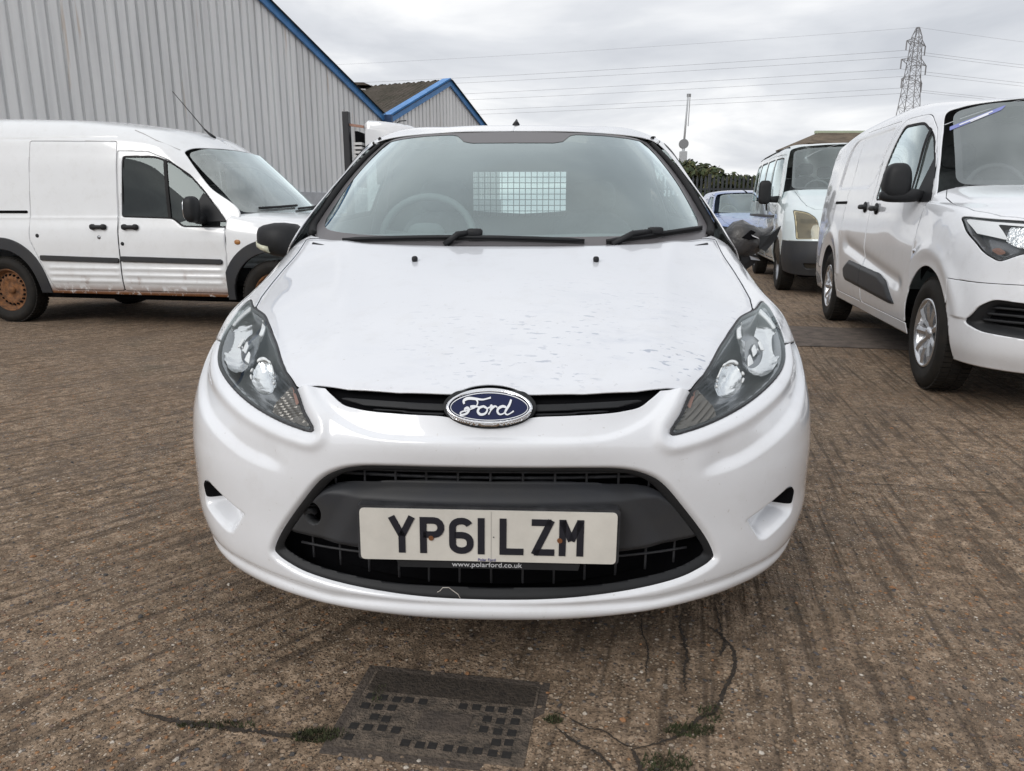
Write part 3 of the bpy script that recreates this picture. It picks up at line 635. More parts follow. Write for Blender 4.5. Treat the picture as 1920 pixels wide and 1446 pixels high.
FIESTA_NET = [
[(0,0.05,0.185),(0.2,0.058,0.19),(0.37,0.095,0.201),(0.519,0.162,0.212),(0.616,0.23,0.223),(0.683,0.308,0.236),(0.73,0.408,0.238),(0.765,0.525,0.22),(0.791,0.752,0.2),(0.793,1.05,0.19),(0.794,1.4,0.19)],
[(0,0.012,0.207),(0.2,0.02,0.21),(0.38,0.055,0.218),(0.534,0.127,0.226),(0.641,0.205,0.238),(0.708,0.288,0.255),(0.755,0.393,0.262),(0.785,0.525,0.25),(0.806,0.752,0.23),(0.813,1.05,0.215),(0.814,1.4,0.21)],
[(0,0,0.245),(0.2,0.008,0.247),(0.39,0.045,0.257),(0.549,0.116,0.271),(0.657,0.194,0.291),(0.729,0.287,0.314),(0.776,0.397,0.325),(0.806,0.534,0.32),(0.822,0.752,0.3),(0.829,1.05,0.28),(0.833,1.4,0.27)],
[(0,0,0.4),(0.205,0.01,0.4),(0.405,0.048,0.4),(0.564,0.117,0.405),(0.675,0.206,0.41),(0.746,0.305,0.415),(0.79,0.42,0.42),(0.816,0.556,0.43),(0.833,0.773,0.43),(0.841,1.05,0.43),(0.845,1.4,0.43)],
[(0,-0.005,0.54),(0.205,0.005,0.538),(0.405,0.045,0.525),(0.567,0.119,0.52),(0.681,0.211,0.525),(0.752,0.319,0.535),(0.794,0.444,0.545),(0.82,0.581,0.555),(0.833,0.786,0.56),(0.842,1.05,0.56),(0.847,1.4,0.56)],
[(0,-0.012,0.598),(0.2,0,0.598),(0.4,0.05,0.59),(0.562,0.129,0.585),(0.68,0.228,0.59),(0.751,0.342,0.6),(0.793,0.472,0.615),(0.818,0.603,0.625),(0.831,0.797,0.63),(0.84,1.05,0.63),(0.844,1.4,0.63)],
[(0,0.018,0.655),(0.195,0.028,0.655),(0.385,0.075,0.652),(0.542,0.165,0.658),(0.654,0.274,0.67),(0.73,0.388,0.685),(0.779,0.513,0.695),(0.81,0.634,0.7),(0.827,0.807,0.705),(0.837,1.05,0.71),(0.842,1.4,0.72)],
[(0,0.05,0.692),(0.19,0.06,0.694),(0.37,0.105,0.698),(0.517,0.205,0.718),(0.623,0.33,0.737),(0.701,0.455,0.752),(0.75,0.58,0.762),(0.79,0.685,0.768),(0.812,0.838,0.775),(0.826,1.06,0.785),(0.831,1.4,0.8)],
[(0,0.11,0.722),(0.185,0.12,0.724),(0.355,0.17,0.733),(0.486,0.276,0.752),(0.586,0.403,0.775),(0.657,0.53,0.794),(0.704,0.65,0.807),(0.75,0.748,0.815),(0.779,0.879,0.823),(0.804,1.08,0.835),(0.816,1.4,0.855)],
[(0,0.3,0.785),(0.175,0.315,0.787),(0.33,0.36,0.793),(0.451,0.443,0.805),(0.54,0.55,0.822),(0.605,0.661,0.838),(0.656,0.766,0.853),(0.706,0.86,0.866),(0.746,0.965,0.876),(0.78,1.12,0.888),(0.801,1.4,0.905)],
[(0,0.6,0.865),(0.165,0.612,0.866),(0.31,0.645,0.869),(0.427,0.702,0.874),(0.513,0.777,0.882),(0.577,0.862,0.892),(0.627,0.942,0.903),(0.675,1.007,0.914),(0.715,1.074,0.923),(0.757,1.18,0.932),(0.787,1.4,0.94)],
[(0,0.97,0.953),(0.16,0.975,0.953),(0.3,0.99,0.955),(0.419,1.01,0.957),(0.505,1.04,0.96),(0.571,1.075,0.964),(0.622,1.11,0.968),(0.662,1.15,0.972),(0.693,1.195,0.977),(0.726,1.26,0.98),(0.768,1.4,0.985)]]
# ================================================================ hatchback van in the foreground
def build_hatchback():
    T = thing('panel_van', 'white hatchback panel van with black grille facing the viewer, front and centre', 'car', (-.046, 1.41, 0), R(-1.8))
    S = Surf(FIESTA_NET, True)
    if S.find(0, .40)[1][1] > 0: S.sign = -1; S._g = None
    X, Y, Z = 0, 1, 2
    # ---- outlines (front view x,z) measured on the car
    LAMP = spl([(.371, .614), (.397, .648), (.421, .684), (.458, .713), (.510, .746), (.560, .770), (.606, .790), (.642, .797), (.690, .801), (.728, .808), (.742, .800), (.741, .782), (.729, .757), (.711, .726), (.692, .704), (.663, .687), (.604, .6655), (.538, .645), (.470, .628), (.414, .617)], 5, True)
    GR = mirp(spl([(0, .551), (.10, .551), (.196, .550), (.27, .546), (.32, .533), (.36, .508), (.407, .452), (.462, .378), (.4865, .330), (.479, .314), (.455, .301), (.405, .285), (.305, .270), (.2, .260), (.10, .2545), (0, .2527)], 5))
    BAR = mirp(rpoly([(0, .507), (.2, .505), (.345, .491), (.388, .462), (.452, .381), (.450, .371), (.276, .359), (0, .352)], [0, 0, .03, .02, .008, .01, .02, 0]))
    FOG = rpoly([(.672, .446), (.545, .399), (.590, .340), (.612, .336), (.697, .372), (.690, .43)], [.015, .012, .02, .02, .02, .02])
    FOGH = rpoly([(.660, .439), (.678, .443), (.690, .426), (.690, .392), (.668, .396)], .006)
    SMILE = spl([(-.42, .71), (-.372, .672), (-.325, .636), (-.257, .611), (-.178, .604), (0, .606), (.178, .604), (.257, .611), (.325, .636), (.372, .672), (.42, .71)], 8)
    WING = spl([(.38, .500), (.468, .5136), (.553, .531), (.65, .5714), (.7187, .610), (.77, .655), (.80, .70)], 8)
    BON = [(0, .050), (.10, .0535), (.19, .060), (.30, .080), (.37, .104), (.418, .115), (.456, .166), (.508, .265), (.556, .375), (.602, .468), (.638, .520), (.672, .585), (.690, .68), (.697, .80), (.70, .95), (.70, 1.08), (.703, 1.175)]
    BON = np.array(BON + [(.60, 1.093), (.50, 1.035), (.30, .988), (.15, .973), (0, .968)]); BON = np.concatenate([BON, (BON * [-1, 1])[1:-1][::-1]])
    ax_ = np.abs
    def f_lamp(P): return sd(ax_(P[..., 0]), P[..., 2], LAMP)
    def f_bon(P): return sd(P[..., 0], P[..., 1], BON)
    def front(P): return (P[..., 1] < .8)
    SLOT = mirp(spl([(0, .64), (.06, .648), (.095, .654), (.16, .6555), (.238, .6575), (.28, .6615), (.31, .6675), (.334, .682), (.356, .6965)], 5).tolist() + [(.356, .74), (0, .75)])
    def f_slot(P): return np.where(front(P), sd(P[..., 0], P[..., 2], SLOT), -1)
    def f_surround(P): return np.where(P[..., 1] < .3, (1 - np.hypot(P[..., 0] / .0925, (P[..., 2] - .6705) / .0355)) * .05, -1)
    BUMP = [(-.3, .0), (-.3, 1.2), (.34, 1.2), (.36, .742), (.62, .708), (.64, .60), (.64, 0)]
    ARCH_Y, ARCH_Z, ARCH_R = .83, .30, .348
    def f_arch(P): return np.hypot(P[..., 1] - ARCH_Y, P[..., 2] - ARCH_Z) - ARCH_R
    def disp(P):
        x, y, z = ax_(P[..., 0]), P[..., 1], P[..., 2]; d = np.zeros(x.shape); fr = y < .75
        g = -sd(P[..., 0], z, GR); d += np.where(fr & (g < .010), -.034 * (np.clip(.010 - g, 0, .022) / .022) ** 2, 0)
        s_ = sdl(P[..., 0], z, SMILE); up = sm(s_ / .016) * (1 - sm((s_ - .02) / .05)); d += np.where((y < .2) & (x < .42), -.0075 * up * sm((.42 - x) / .06), 0)
        w_ = sdl(x, z, WING); d += np.where(fr & (x > .4), -.011 * sm(w_ / .03) * (1 - sm((w_ - .02) / .09)) * sm((x - .42) / .08), 0)
        f = sd(x, z, FOG); d += np.where(fr, -.040 * sm(f / .028) * (.45 + .75 * sm((x - .55) / .1)), 0)
        l = -f_lamp(P); d += np.where(fr & (l > 0), .007 * np.exp(-((l - .026) / .013) ** 2) * (z < .74) - .006 * np.exp(-(l / .007) ** 2), 0)
        # lip: shallow groove above the chin
        d += np.where(fr, -.006 * np.exp(-((z - .243 - .10 * np.clip(x - .35, 0, 1)) / .010) ** 2), 0)
        return d
    # ---- bumper skin
    def f_bumper(P):
        x, y, z = ax_(P[..., 0]), P[..., 1], P[..., 2]
        f = np.minimum.reduce([sd(y, z, BUMP), -f_lamp(P) - .0025, -f_bon(P) - .0025, np.where(front(P), -sd(P[..., 0], z, GR) + .007, 1), -f_slot(P), -f_surround(P), f_arch(P)])
        return f
    S.patch('bumper', f_bumper, WHITE, T, n=330, k=760, disp=disp, solid=.010, box=(-1, 1, -.2, .70, .1, .9))
    # ---- wings
    for s in (-1, 1):
        def f_wing(P):
            x, y, z = ax_(P[..., 0]), P[..., 1], P[..., 2]
            return np.minimum.reduce([-sd(y, z, BUMP) - .0025, -f_lamp(P) - .0025, -f_bon(P) - .0025, f_arch(P), 1.285 - y - .10 * sm((z - .8) / .2), P[..., 0] * s - .1])
        S.patch('front_wing', f_wing, WHITE, T, n=220, k=260, disp=lambda P: -.012 * np.exp(-((f_arch(P)) / .02) ** 2) * 0 + .006 * np.exp(-((f_arch(P) - .012) / .018) ** 2), solid=.004, box=((0, 1) if s > 0 else (-1, 0)) + (.2, 1.40, .15, 1.1))
    # ---- bonnet with soft power creases
    def d_bon(P):
        x, y = ax_(P[..., 0]), P[..., 1]; c = .33 + .20 * np.clip((y - .1) / .95, 0, 1)
        return .007 * np.tanh((x - c) / .022) * sm((.62 - x) / .12) * 0 + .006 * np.exp(-((x - c) / .05) ** 2) * sm(y / .3) + .0035 * np.exp(-(f_bon(P) / .012) ** 2) * -1
    S.patch('bonnet', lambda P: np.minimum(f_bon(P), -f_surround(P) - .001), WHITE_BONNET, T, n=260, k=420, disp=d_bon, solid=.004, box=(-.8, .8, -.1, 1.25, .6, 1.05))
    # dark channel under the shut lines
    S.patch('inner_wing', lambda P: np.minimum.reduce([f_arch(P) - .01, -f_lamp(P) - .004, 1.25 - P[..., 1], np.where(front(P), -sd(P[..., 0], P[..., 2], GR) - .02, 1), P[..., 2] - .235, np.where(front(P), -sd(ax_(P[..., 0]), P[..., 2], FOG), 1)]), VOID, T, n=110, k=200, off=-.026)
    # ---- grille opening: frame, bars, cross member
    def inside(poly, r): return lambda P: np.where(front(P), sd(P[..., 0], P[..., 2], poly) + r, -1)
    GB = (-.6, .6, -.2, .4, .15, .65)
    INN = mirp(spl([(0, .541), (.19, .540), (.265, .535), (.31, .523), (.343, .499), (.389, .446), (.444, .376), (.4655, .336), (.452, .323), (.40, .305), (.30, .290), (.2, .281), (0, .276)], 5))
    G = S.patch('grille', lambda P: np.minimum(inside(GR, -.0015)(P), np.where(front(P), -sd(P[..., 0], P[..., 2], INN), -1)), BLACKP, T, n=150, k=260, solid=.008, box=GB,
                disp=lambda P: -.010 - .018 * sm((sd(P[..., 0], P[..., 2], GR) - .004) / .03))
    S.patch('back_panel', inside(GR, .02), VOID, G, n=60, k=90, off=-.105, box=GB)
    def onx(x, z, off): p, nn = S.find(x, z); return p + nn * off
    # cross member with the plate, a tow-eye opening on one side
    HOLE = np.array([(-.388 + .021 * math.cos(a), .424 + .026 * math.sin(a)) for a in np.linspace(0, 2 * math.pi, 20, endpoint=False)])
    NOTCH = rpoly([(-.372, .470), (-.383, .452), (-.405, .441), (-.425, .410), (-.44, .44), (-.40, .50)], .006)
    S.patch('cross_member', lambda P: np.minimum.reduce([inside(BAR, 0)(P), -sd(P[..., 0], P[..., 2], HOLE), -sd(P[..., 0], P[..., 2], NOTCH)]), GREYP, G, n=190, k=330, solid=.03, box=GB,
            disp=lambda P: -.006 - .026 * sm((P[..., 2] - .472) / .034) - .010 * sm((ax_(P[..., 0]) - .30 + (P[..., 2] - .40) * .6) / .06) - .008 * (1 - sm(sd(P[..., 0], P[..., 2], BAR) / .010)))
    # mesh of thin bars, each its own piece
    def cell(z0, z1, xs, name):
        for x in xs:
            pts = [onx(x, z, -.046) for z in np.linspace(z0(x), z1(x), 5)]
            MB().tube(pts, .0028, 5).mk(name, GRILLE, G, smooth=True)
    xs = np.arange(-6, 7) * .0685
    cell(lambda x: .480, lambda x: .549 - max(0, abs(x) - .24) * .25, [x for x in xs if abs(x) < .35], 'grille_bar')
    cell(lambda x: .275 + max(0, abs(x) - .15) * .12, lambda x: .372, [x for x in xs if abs(x) < .45], 'grille_bar')
    for z, hw in ((.526, .325), (.3325, .44)):
        pts = [onx(x, z + .02 * max(0, abs(x) - .1) * (1 if z < .4 else -.6), -.044) for x in np.linspace(-hw, hw, 30)]
        MB().tube(pts, .0030, 6).mk('grille_bar', GRILLE, G, smooth=True)
    for z, hw in ((.508, .34), (.354, .42)):
        pts = [onx(x, z, -.058) for x in np.linspace(-hw, hw, 30)]; MB().tube(pts, .004, 6).mk('grille_bar', GRILLE, G, smooth=True)
    # twig caught on the lower frame
    MB().tube([(-.110, -.004, .278), (-.104, -.010, .284), (-.098, -.009, .291), (-.085, -.012, .293), (-.078, -.010, .286), (-.066, -.012, .278), (-.062, -.01, .268)], .0009, 5).mk('twig', mat('dry_stem', (.45, .42, .38), .9), T)
    # ---- upper slot and badge
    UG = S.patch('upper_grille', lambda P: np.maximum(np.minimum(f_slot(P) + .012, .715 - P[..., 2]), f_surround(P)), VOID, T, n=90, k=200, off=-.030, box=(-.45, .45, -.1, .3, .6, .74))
    for s in (-1, 1):
        for off, z0, z1, hw in ((-.006, .6655, .6775, .328), (-.010, .6585, .6625, .285)):
            BL = [(s * .088, z0), (s * hw * .8, z0 + .004), (s * hw, z1 + .004), (s * hw * .9, z1 + .0035), (s * .088, z1)]
            S.patch('slat', lambda P: np.where(front(P), sd(P[..., 0], P[..., 2], BL), -1), BLACKP, UG, n=50, k=120, off=off, solid=.008, box=(-.45, .45, -.1, .3, .6, .74))
    def ell(rx, rz, zc): return lambda P: np.where(P[..., 1] < .3, (1 - np.hypot(P[..., 0] / rx, (P[..., 2] - zc) / rz)) * .05, -1)
    BB = (-.15, .15, -.1, .3, .6, .74)
    S.patch('badge_surround', lambda P: np.minimum(f_surround(P) + .0006, P[..., 2] - .62), BLACKP, T, n=110, k=110, solid=.02, box=BB, disp=lambda P: .003 - .010 * sm((P[..., 2] - .693) / .012))
    Bd = S.patch('badge', lambda P: np.minimum(ell(.0862, .0285, .6660)(P), -ell(.0800, .0243, .6662)(P)), CHROME, T, n=150, k=170, solid=.010, box=BB, disp=lambda P: .013 + .003 * np.sin(np.clip((np.hypot(P[..., 0] / .0862, (P[..., 2] - .666) / .0285) - .9) / .1, 0, 1) * math.pi))
    S.patch('badge_face', ell(.0805, .0247, .6662), mat('badge_blue', (.004, .009, .050), .25, spec=.3), Bd, n=80, k=120, off=.0115, solid=.004, box=BB)
    S.strokes([[(.0768 * math.cos(a), .6662 + .0222 * math.sin(a)) for a in np.linspace(0, 2 * math.pi, 60)]], .0013, .0120, thick=.0006).mk('badge_line', CHROME, Bd)
    # script lettering
    def tr(pts, n=6): return [(.0445 * x, .6662 + .0146 * z) for x, z in spl(pts, n)]
    LET = [tr([(-1.02, -.52), (-1.08, -.25), (-.98, -.08), (-.90, -.3), (-1.0, -.75), (-1.22, -.92), (-1.25, -.6), (-.9, -.3), (-.62, .0), (-.52, .5), (-.60, .85)]),
           tr([(-1.12, .35), (-1.15, .70), (-.95, .93), (-.6, .88), (-.3, .82), (-.05, .95), (.06, 1.02)]), tr([(-.85, .05), (-.6, .08), (-.42, .0)], 3),
           tr([(-.22, .12), (-.42, -.05), (-.50, -.5), (-.38, -.85), (-.18, -.75), (-.08, -.3), (-.18, .08), (-.24, .05), (-.1, -.1), (.06, .02)]),
           tr([(.06, .02), (.10, .18), (.12, -.1), (.05, -.5), (-.02, -.85)]), tr([(.05, -.35), (.18, .02), (.30, .12), (.36, -.02)]),
           tr([(.76, .02), (.60, .12), (.42, -.12), (.38, -.5), (.48, -.82), (.64, -.72), (.76, -.35), (.80, -.05)]), tr([(.98, .85), (.90, .3), (.78, -.2), (.72, -.62), (.82, -.85), (1.0, -.6), (1.1, -.4)])]
    Wd = [np.full(len(l), .0034) * (1 + .35 * np.sin(np.linspace(0, 6, len(l)))) for l in LET]
    S.strokes(LET, Wd, .0120, thick=.0018).mk('lettering', CHROME, Bd)
    # ---- number plate with its holder and characters
    PL = thing_part('number_plate', T, (-.003, -.012, .409), (0, R(.5), 0))
    pm = mat('plate_white', (.62, .60, .55), .35, noise=(8, .14))
    MB().prism(rpoly([(-.262, -.056), (.262, -.056), (.262, .056), (-.262, .056)], .010), .003, 'y', 0).mk('plate', pm, PL)
    MB().prism(rpoly([(-.268, -.058), (.268, -.058), (.268, .061), (-.268, .061)], .008), .024, 'y', .0045).mk('plate_holder', GRILLE, PL)
    MB().prism([(-.190, -.058), (.190, -.058), (.186, -.074), (-.182, -.074)], .012, 'y', .004).mk('holder_tab', BLACKP, PL)
    ink = mat('plate_ink', (.012, .013, .02), .4)
    def block(lines, w, x0):
        mb = MB()
        for ln in lines:
            ln = [np.array(p, float) for p in ln]
            for i in range(len(ln)):
                pass
            P = np.array(ln); T_ = np.diff(P, axis=0); T_ /= np.linalg.norm(T_, axis=1, keepdims=True); Lf = []; Rt = []
            for i in range(len(P)):
                t0 = T_[max(0, i - 1)]; t1 = T_[min(len(T_) - 1, i)]; b = t0 + t1; b /= np.linalg.norm(b) + 1e-9; nrm = np.array([-b[1], b[0]]); c = max(.5, b @ t1)
                Lf.append(P[i] + nrm * w / 2 / c); Rt.append(P[i] - nrm * w / 2 / c)
            n = len(P); V = [(x0 + q[0], -.0016, q[1]) for q in Lf + Rt] + [(x0 + q[0], -.0001, q[1]) for q in Lf + Rt]; F = []
            for i in range(n - 1): F += [(i, i + 1, n + i + 1, n + i), (2 * n + i, 3 * n + i, 3 * n + i + 1, 2 * n + i + 1), (i, 2 * n + i, 2 * n + i + 1, i + 1), (n + i, n + i + 1, 3 * n + i + 1, 3 * n + i)]
            mb.add(V, F)
        return mb
    h = .0395 - .007; hw = .025 - .007; W_ = .014
    def arc(cx, cz, rx, rz, a0, a1, n=8): return [(cx + rx * math.cos(R(a)), cz + rz * math.sin(R(a))) for a in np.linspace(a0, a1, n)]
    CH = {'Y': [[(-hw - .003, h + .007), (0, -.002)], [(hw + .003, h + .007), (0, -.002)], [(0, .004), (0, -h - .007)]],
          'P': [[(-hw, -h - .007), (-hw, h), (.004, h)] + arc(.004, h - .0155, .0145, .0155, 90, -90) + [(-hw, h - .031)]],
          '6': [arc(.001, h - .0145, .0170, .0145, 25, 90, 6) + arc(-.001, h - .0145, .0170, .0145, 90, 180, 6)[1:] + [(-hw, -h + .0145)] + arc(-.001, -h + .0145, .0170, .0145, 180, 270, 6)[1:] + arc(.001, -h + .0145, .0170, .0145, 270, 360, 6) + [(hw, -.0135)] + arc(.001, -.0130, .0170, .0145, 0, 90, 6)[1:] + [(-hw + .004, .0015)]],
          '1': [[(0, -h - .007), (0, h + .007)]],
          'L': [[(-hw, h + .007), (-hw, -h), (hw + .006, -h)]],
          'Z': [[(-hw - .005, h), (hw - .001, h)], [(hw - .001, h + .005), (-hw + .001, -h - .005)], [(-hw + .0, -h), (hw + .006, -h)]],
          'M': [[(-hw, -h - .007), (-hw, h + .007)], [(hw, -h - .007), (hw, h + .007)], [(-hw, h + .004), (0, -.006)], [(hw, h + .004), (0, -.006)]]}
    for ch, x0 in zip('YP61LZM', (-.176, -.114, -.054, -.0135, .049, .112, .170)):
        b = block(CH[ch], W_, x0); b.mk('character', ink, PL)
    def text(body, size, loc, m, parent, name='lettering', sx=1.0):
        c = bpy.data.curves.new(name, 'FONT'); c.body = body; c.size = size; c.align_x = 'CENTER'; c.extrude = .0003
        t_ = bpy.data.objects.new(name, c); COL.objects.link(t_); dg = bpy.context.evaluated_depsgraph_get(); me = bpy.data.meshes.new_from_object(t_.evaluated_get(dg)); bpy.data.objects.remove(t_)
        o = bpy.data.objects.new(name, me); COL.objects.link(o); me.materials.clear(); me.materials.append(m); o.parent = parent; o.location = loc; o.rotation_euler = (R(90), 0, 0); o.scale = (sx, 1, 1); return o
    text('Polar Ford', .0085, (-.002, -.0012, -.0545), mat('plate_print', (.03, .03, .20), .5), PL)
    text('www.polarford.co.uk', .0150, (-.002, .0034, -.070), mat('white_print', (.55, .56, .58), .5), PL, sx=1.12)
    for x in (-.116, .147): MB().lathe([(-.003, .0), (-.003, .005), (.0, .006)], 12, 'y', (x, 0, -.006)).mk('rust_screw', mat('rust_dot', (.16, .06, .02), .9), PL)
    MB().lathe([(-.001, .0), (-.001, .0015)], 8, 'y', (.012, -.001, -.001)).mk('screw', ink, PL)
    MB().box(.0065, .0073, -.0006, .0004, -.054, .054).mk('seam', mat('plate_seam', (.35, .34, .32), .6), PL)
    # ---- head lamps
    TIP = np.array([(.36, .60), (.36, .70), (.432, .70), (.475, .655), (.495, .60)])
    for s in (-1, 1):
        def fl(P): return np.where(P[..., 0] * s > .2, f_lamp(P), -1)
        LB = ((.2, .9) if s > 0 else (-.9, -.2)) + (-.1, .9, .5, .95)
        Hh = S.patch('headlight', lambda P: fl(P) - .001, mat('lamp_housing', (.30, .31, .325), .18, metal=.8), T, n=150, k=150, box=LB, disp=lambda P: -.006 - .040 * sm(fl(P) / .020))
        S.patch('lens', lambda P: fl(P) - .0008, LENS, Hh, n=150, k=150, box=LB, off=.001)
        S.patch('lamp_seal', lambda P: np.minimum(fl(P) + .003, .0035 - fl(P)), GRILLE, Hh, n=220, k=220, box=LB, off=-.003, solid=.01)
        def bowl(name, cx, cz, rx, rz, tilt, d0, d1, m, ring=True):
            ct, st = math.cos(tilt), math.sin(tilt)
            def rr(P):
                dx_, dz_ = P[..., 0] * s - cx, P[..., 2] - cz; return np.hypot((dx_ * ct + dz_ * st) / rx, (-dx_ * st + dz_ * ct) / rz)
            b = S.patch(name, lambda P: np.where(fl(P) > .004, (1 - rr(P)) * .05, -1), m, Hh, n=130, k=130, box=LB, disp=lambda P: d0 - d1 * np.sqrt(np.clip(1 - rr(P) ** 2, 0, 1)))
            if ring and b: S.patch('bezel_glint', lambda P: np.where(fl(P) > .004, np.minimum.reduce([(1.05 - rr(P)) * .05, (rr(P) - (.94 if rx < .05 else .88)) * .05, P[..., 2] - cz + (.01 if rx < .05 else -.012)]), -1), mat('glint_white', (.80, .81, .82), .25), b, n=150, k=150, box=LB, off=d0 + .003, solid=.006)  # white upper arc painted in for the crescent glint in the chrome
            return b
        b = bowl('reflector', .650, .7525, .078, .0545, .42, -.010, .042, mat('main_reflector', (.90, .91, .92), .10, metal=.95, bump=(40, .0025)))
        p, nn = S.find(s * .652, .752, where=lambda P: P[..., 1] < .8)
        MB().lathe([(-.016, .0), (-.014, .008), (-.004, .012), (.02, .013)], 16, 'y', tuple(p - nn * .035)).mk('bulb_shield', STEEL, b, smooth=True)
        for q in ([(.612, .748), (.628, .756), (.626, .739), (.611, .733)], [(.640, .756), (.650, .758), (.653, .738), (.642, .742)], [(.592, .735), (.602, .741), (.606, .722), (.586, .718)]):
            S.patch('facet_glint', lambda P: np.where(front(P), sd(P[..., 0] * s, P[..., 2], np.array(q)), -1), mat('glint_white', (.80, .81, .82), .25), b, n=240, k=240, box=LB, off=-.014, solid=.003)  # white pieces painted in as glints on the reflector
        b2 = bowl('side_lamp', .525, .699, .040, .030, .55, -.010, .03, REFLECT)
        S.patch('indicator_lens', lambda P: np.minimum(fl(P) - .006, np.where(front(P), sd(P[..., 0] * s, P[..., 2], TIP), -1)), mat('indicator_prism', (.13, .12, .11), .2, metal=.4), Hh, n=170, k=170, box=LB, smooth=False,
                disp=lambda P: -.012 + .0035 * np.abs(np.sin((P[..., 0] * s * 1.0 + P[..., 2]) * 330)) * np.abs(np.sin((P[..., 0] * s - P[..., 2] * 1.2) * 330)))
        S.patch('amber_strip', lambda P: np.minimum(fl(P) - .004, np.where(front(P), sd(P[..., 0] * s, P[..., 2], [(.408, .660), (.430, .695), (.436, .690), (.418, .655)]), -1)), mat('amber_plastic', (.24, .12, .09), .3), Hh, n=120, k=120, box=LB, off=-.007)
        # black patch painted on the recess for the unlit fog lamp hole
        S.patch('fog_hole_shade', lambda P: np.where(front(P) & (P[..., 0] * s > .3), sd(P[..., 0] * s, P[..., 2], FOGH), -1), VOID, T, n=110, k=110, disp=lambda P: disp(P) + .0022, box=((.55, .75) if s > 0 else (-.75, -.55)) + (0, .5, .33, .5))
        # washer jets
        p, nn = S.find(s * .269, .812, (0, 1), lambda P: P[..., 2] > .7)
        V, F = superbox((0, 0, 0), (.009, .012, .009), 2.6, 8); mk('washer_jet', V + p + nn * .006, F, BLACKP, T)
    # ---- windscreen
    WN = [[(0, .945, .925), (.25, .960, .926), (.46, 1.0, .930), (.61, 1.065, .938), (.70, 1.145, .947)],
          [(0, 1.15, 1.055), (.24, 1.165, 1.054), (.45, 1.20, 1.052), (.60, 1.27, 1.050), (.685, 1.355, 1.048)],
          [(0, 1.36, 1.180), (.225, 1.372, 1.178), (.425, 1.405, 1.173), (.57, 1.475, 1.168), (.650, 1.555, 1.163)],
          [(0, 1.56, 1.288), (.21, 1.57, 1.286), (.395, 1.60, 1.280), (.53, 1.66, 1.272), (.604, 1.735, 1.264)],
          [(0, 1.725, 1.369), (.195, 1.733, 1.367), (.37, 1.755, 1.362), (.485, 1.80, 1.352), (.552, 1.865, 1.341)]]
    W = Surf(WN, True)
    if W.find(0, 1.2)[1][1] > 0: W.sign = -1; W._g = None
    OUT = mirp(spl([(0, .9475), (.25, .949), (.45, .952), (.58, .957), (.655, .966), (.688, .985)], 6).tolist() + spl([(.694, 1.01), (.682, 1.06), (.648, 1.165), (.602, 1.265), (.56, 1.33), (.545, 1.345)], 6).tolist() + [(.48, 1.3535), (.37, 1.3635), (.2, 1.3685), (0, 1.370)])
    INN2 = mirp(spl([(0, .974), (.3, .976), (.48, .980), (.60, .990), (.648, 1.004), (.660, 1.03)], 6).tolist() + spl([(.655, 1.06), (.625, 1.165), (.582, 1.262), (.545, 1.322), (.52, 1.340)], 6).tolist() + [(.46, 1.347), (.36, 1.355), (.25, 1.358), (.225, 1.352), (.195, 1.325), (.16, 1.318), (0, 1.318)])
    def fo(P, q): return sd(P[..., 0], P[..., 2], q)
    WG = W.patch('windscreen', lambda P: fo(P, OUT), WS_GLASS, T, n=60, k=120)
    W.patch('screen_border', lambda P: np.minimum(fo(P, OUT), -fo(P, INN2)), mat('screen_border_face', (.11, .105, .11), .3), WG, n=200, k=320, off=.0015)  # grey holds the sky reflection painted over a black border
    # darker band over the mirror mount is part of the border print
    for s in (-1, 1):   # rubber trim up the pillar
        pts = [W.find(s * x, z)[0] + W.find(s * x, z)[1] * .004 for x, z in spl([(.672, .975), (.694, 1.01), (.684, 1.06), (.650, 1.165), (.604, 1.265), (.562, 1.33)], 5)]
        mb = MB(); mb.tube([p + np.array([s * .012, .01, 0]) for p in pts], [.0145] * 12 + list(np.linspace(.0145, .009, len(pts) - 12)), 10); mb.mk('pillar_trim', RUBBER, T, smooth=True)
    # cowl
    cw = [W.find(x, .935)[0] for x in np.linspace(-.66, .66, 31)]
    mb = MB(); V = []
    for p in cw: V += [(p[0], p[1] - .012, p[2] + .012), (p[0], p[1] + .03, p[2] + .016), (p[0], p[1] - .03, p[2] - .012)]
    F = []
    for i in range(30): F += [(i * 3, i * 3 + 3, i * 3 + 4, i * 3 + 1), (i * 3 + 2, i * 3 + 5, i * 3 + 3, i * 3)]
    mk('cowl', V, F, BLACKP, T, solid=.01)
    # wipers
    def wiper(pts, pivot, kn):
        P = [W.find(x, z)[0] + W.find(x, z)[1] * .014 for x, z in pts]
        b = MB(); b.tube(P, [.003] + [.0065] * (len(P) - 2) + [.003], 6); o = b.mk('wiper', BLACKP, T, smooth=True)
        b = MB(); [b.bar(p - np.array([0, 0, .004]), q - np.array([0, 0, .004]), .004, .016) for p, q in zip(P[:-1], P[1:])]; b.mk('wiper_blade', RUBBER, o)
        k0, k1 = (W.find(*q)[0] + W.find(*q)[1] * .022 for q in kn)
        V, F = superbox((0, 0, 0), (.026, .016, .012), 4, 8); c = (k0 + k1) / 2; mk('wiper_clip', V + c, F, BLACKP, o)
        pv, n_ = W.find(*pivot); MB().tube([pv + n_ * .004, (pv + k0) / 2 + n_ * .02, k0], [.011, .009, .008], 8).mk('wiper_arm', BLACKP, o, smooth=True)
    wiper([(x, .955 + .010 * math.sin((x + .55) / .8 * math.pi)) for x in np.linspace(-.545, .245, 18)], (-.20, .948), [(-.115, .973), (-.095, .973)])
    wiper([(x, .952 + (x - .30) * .118) for x in np.linspace(.315, .655, 12)], (.335, .950), [(.465, .975), (.49, .979)])
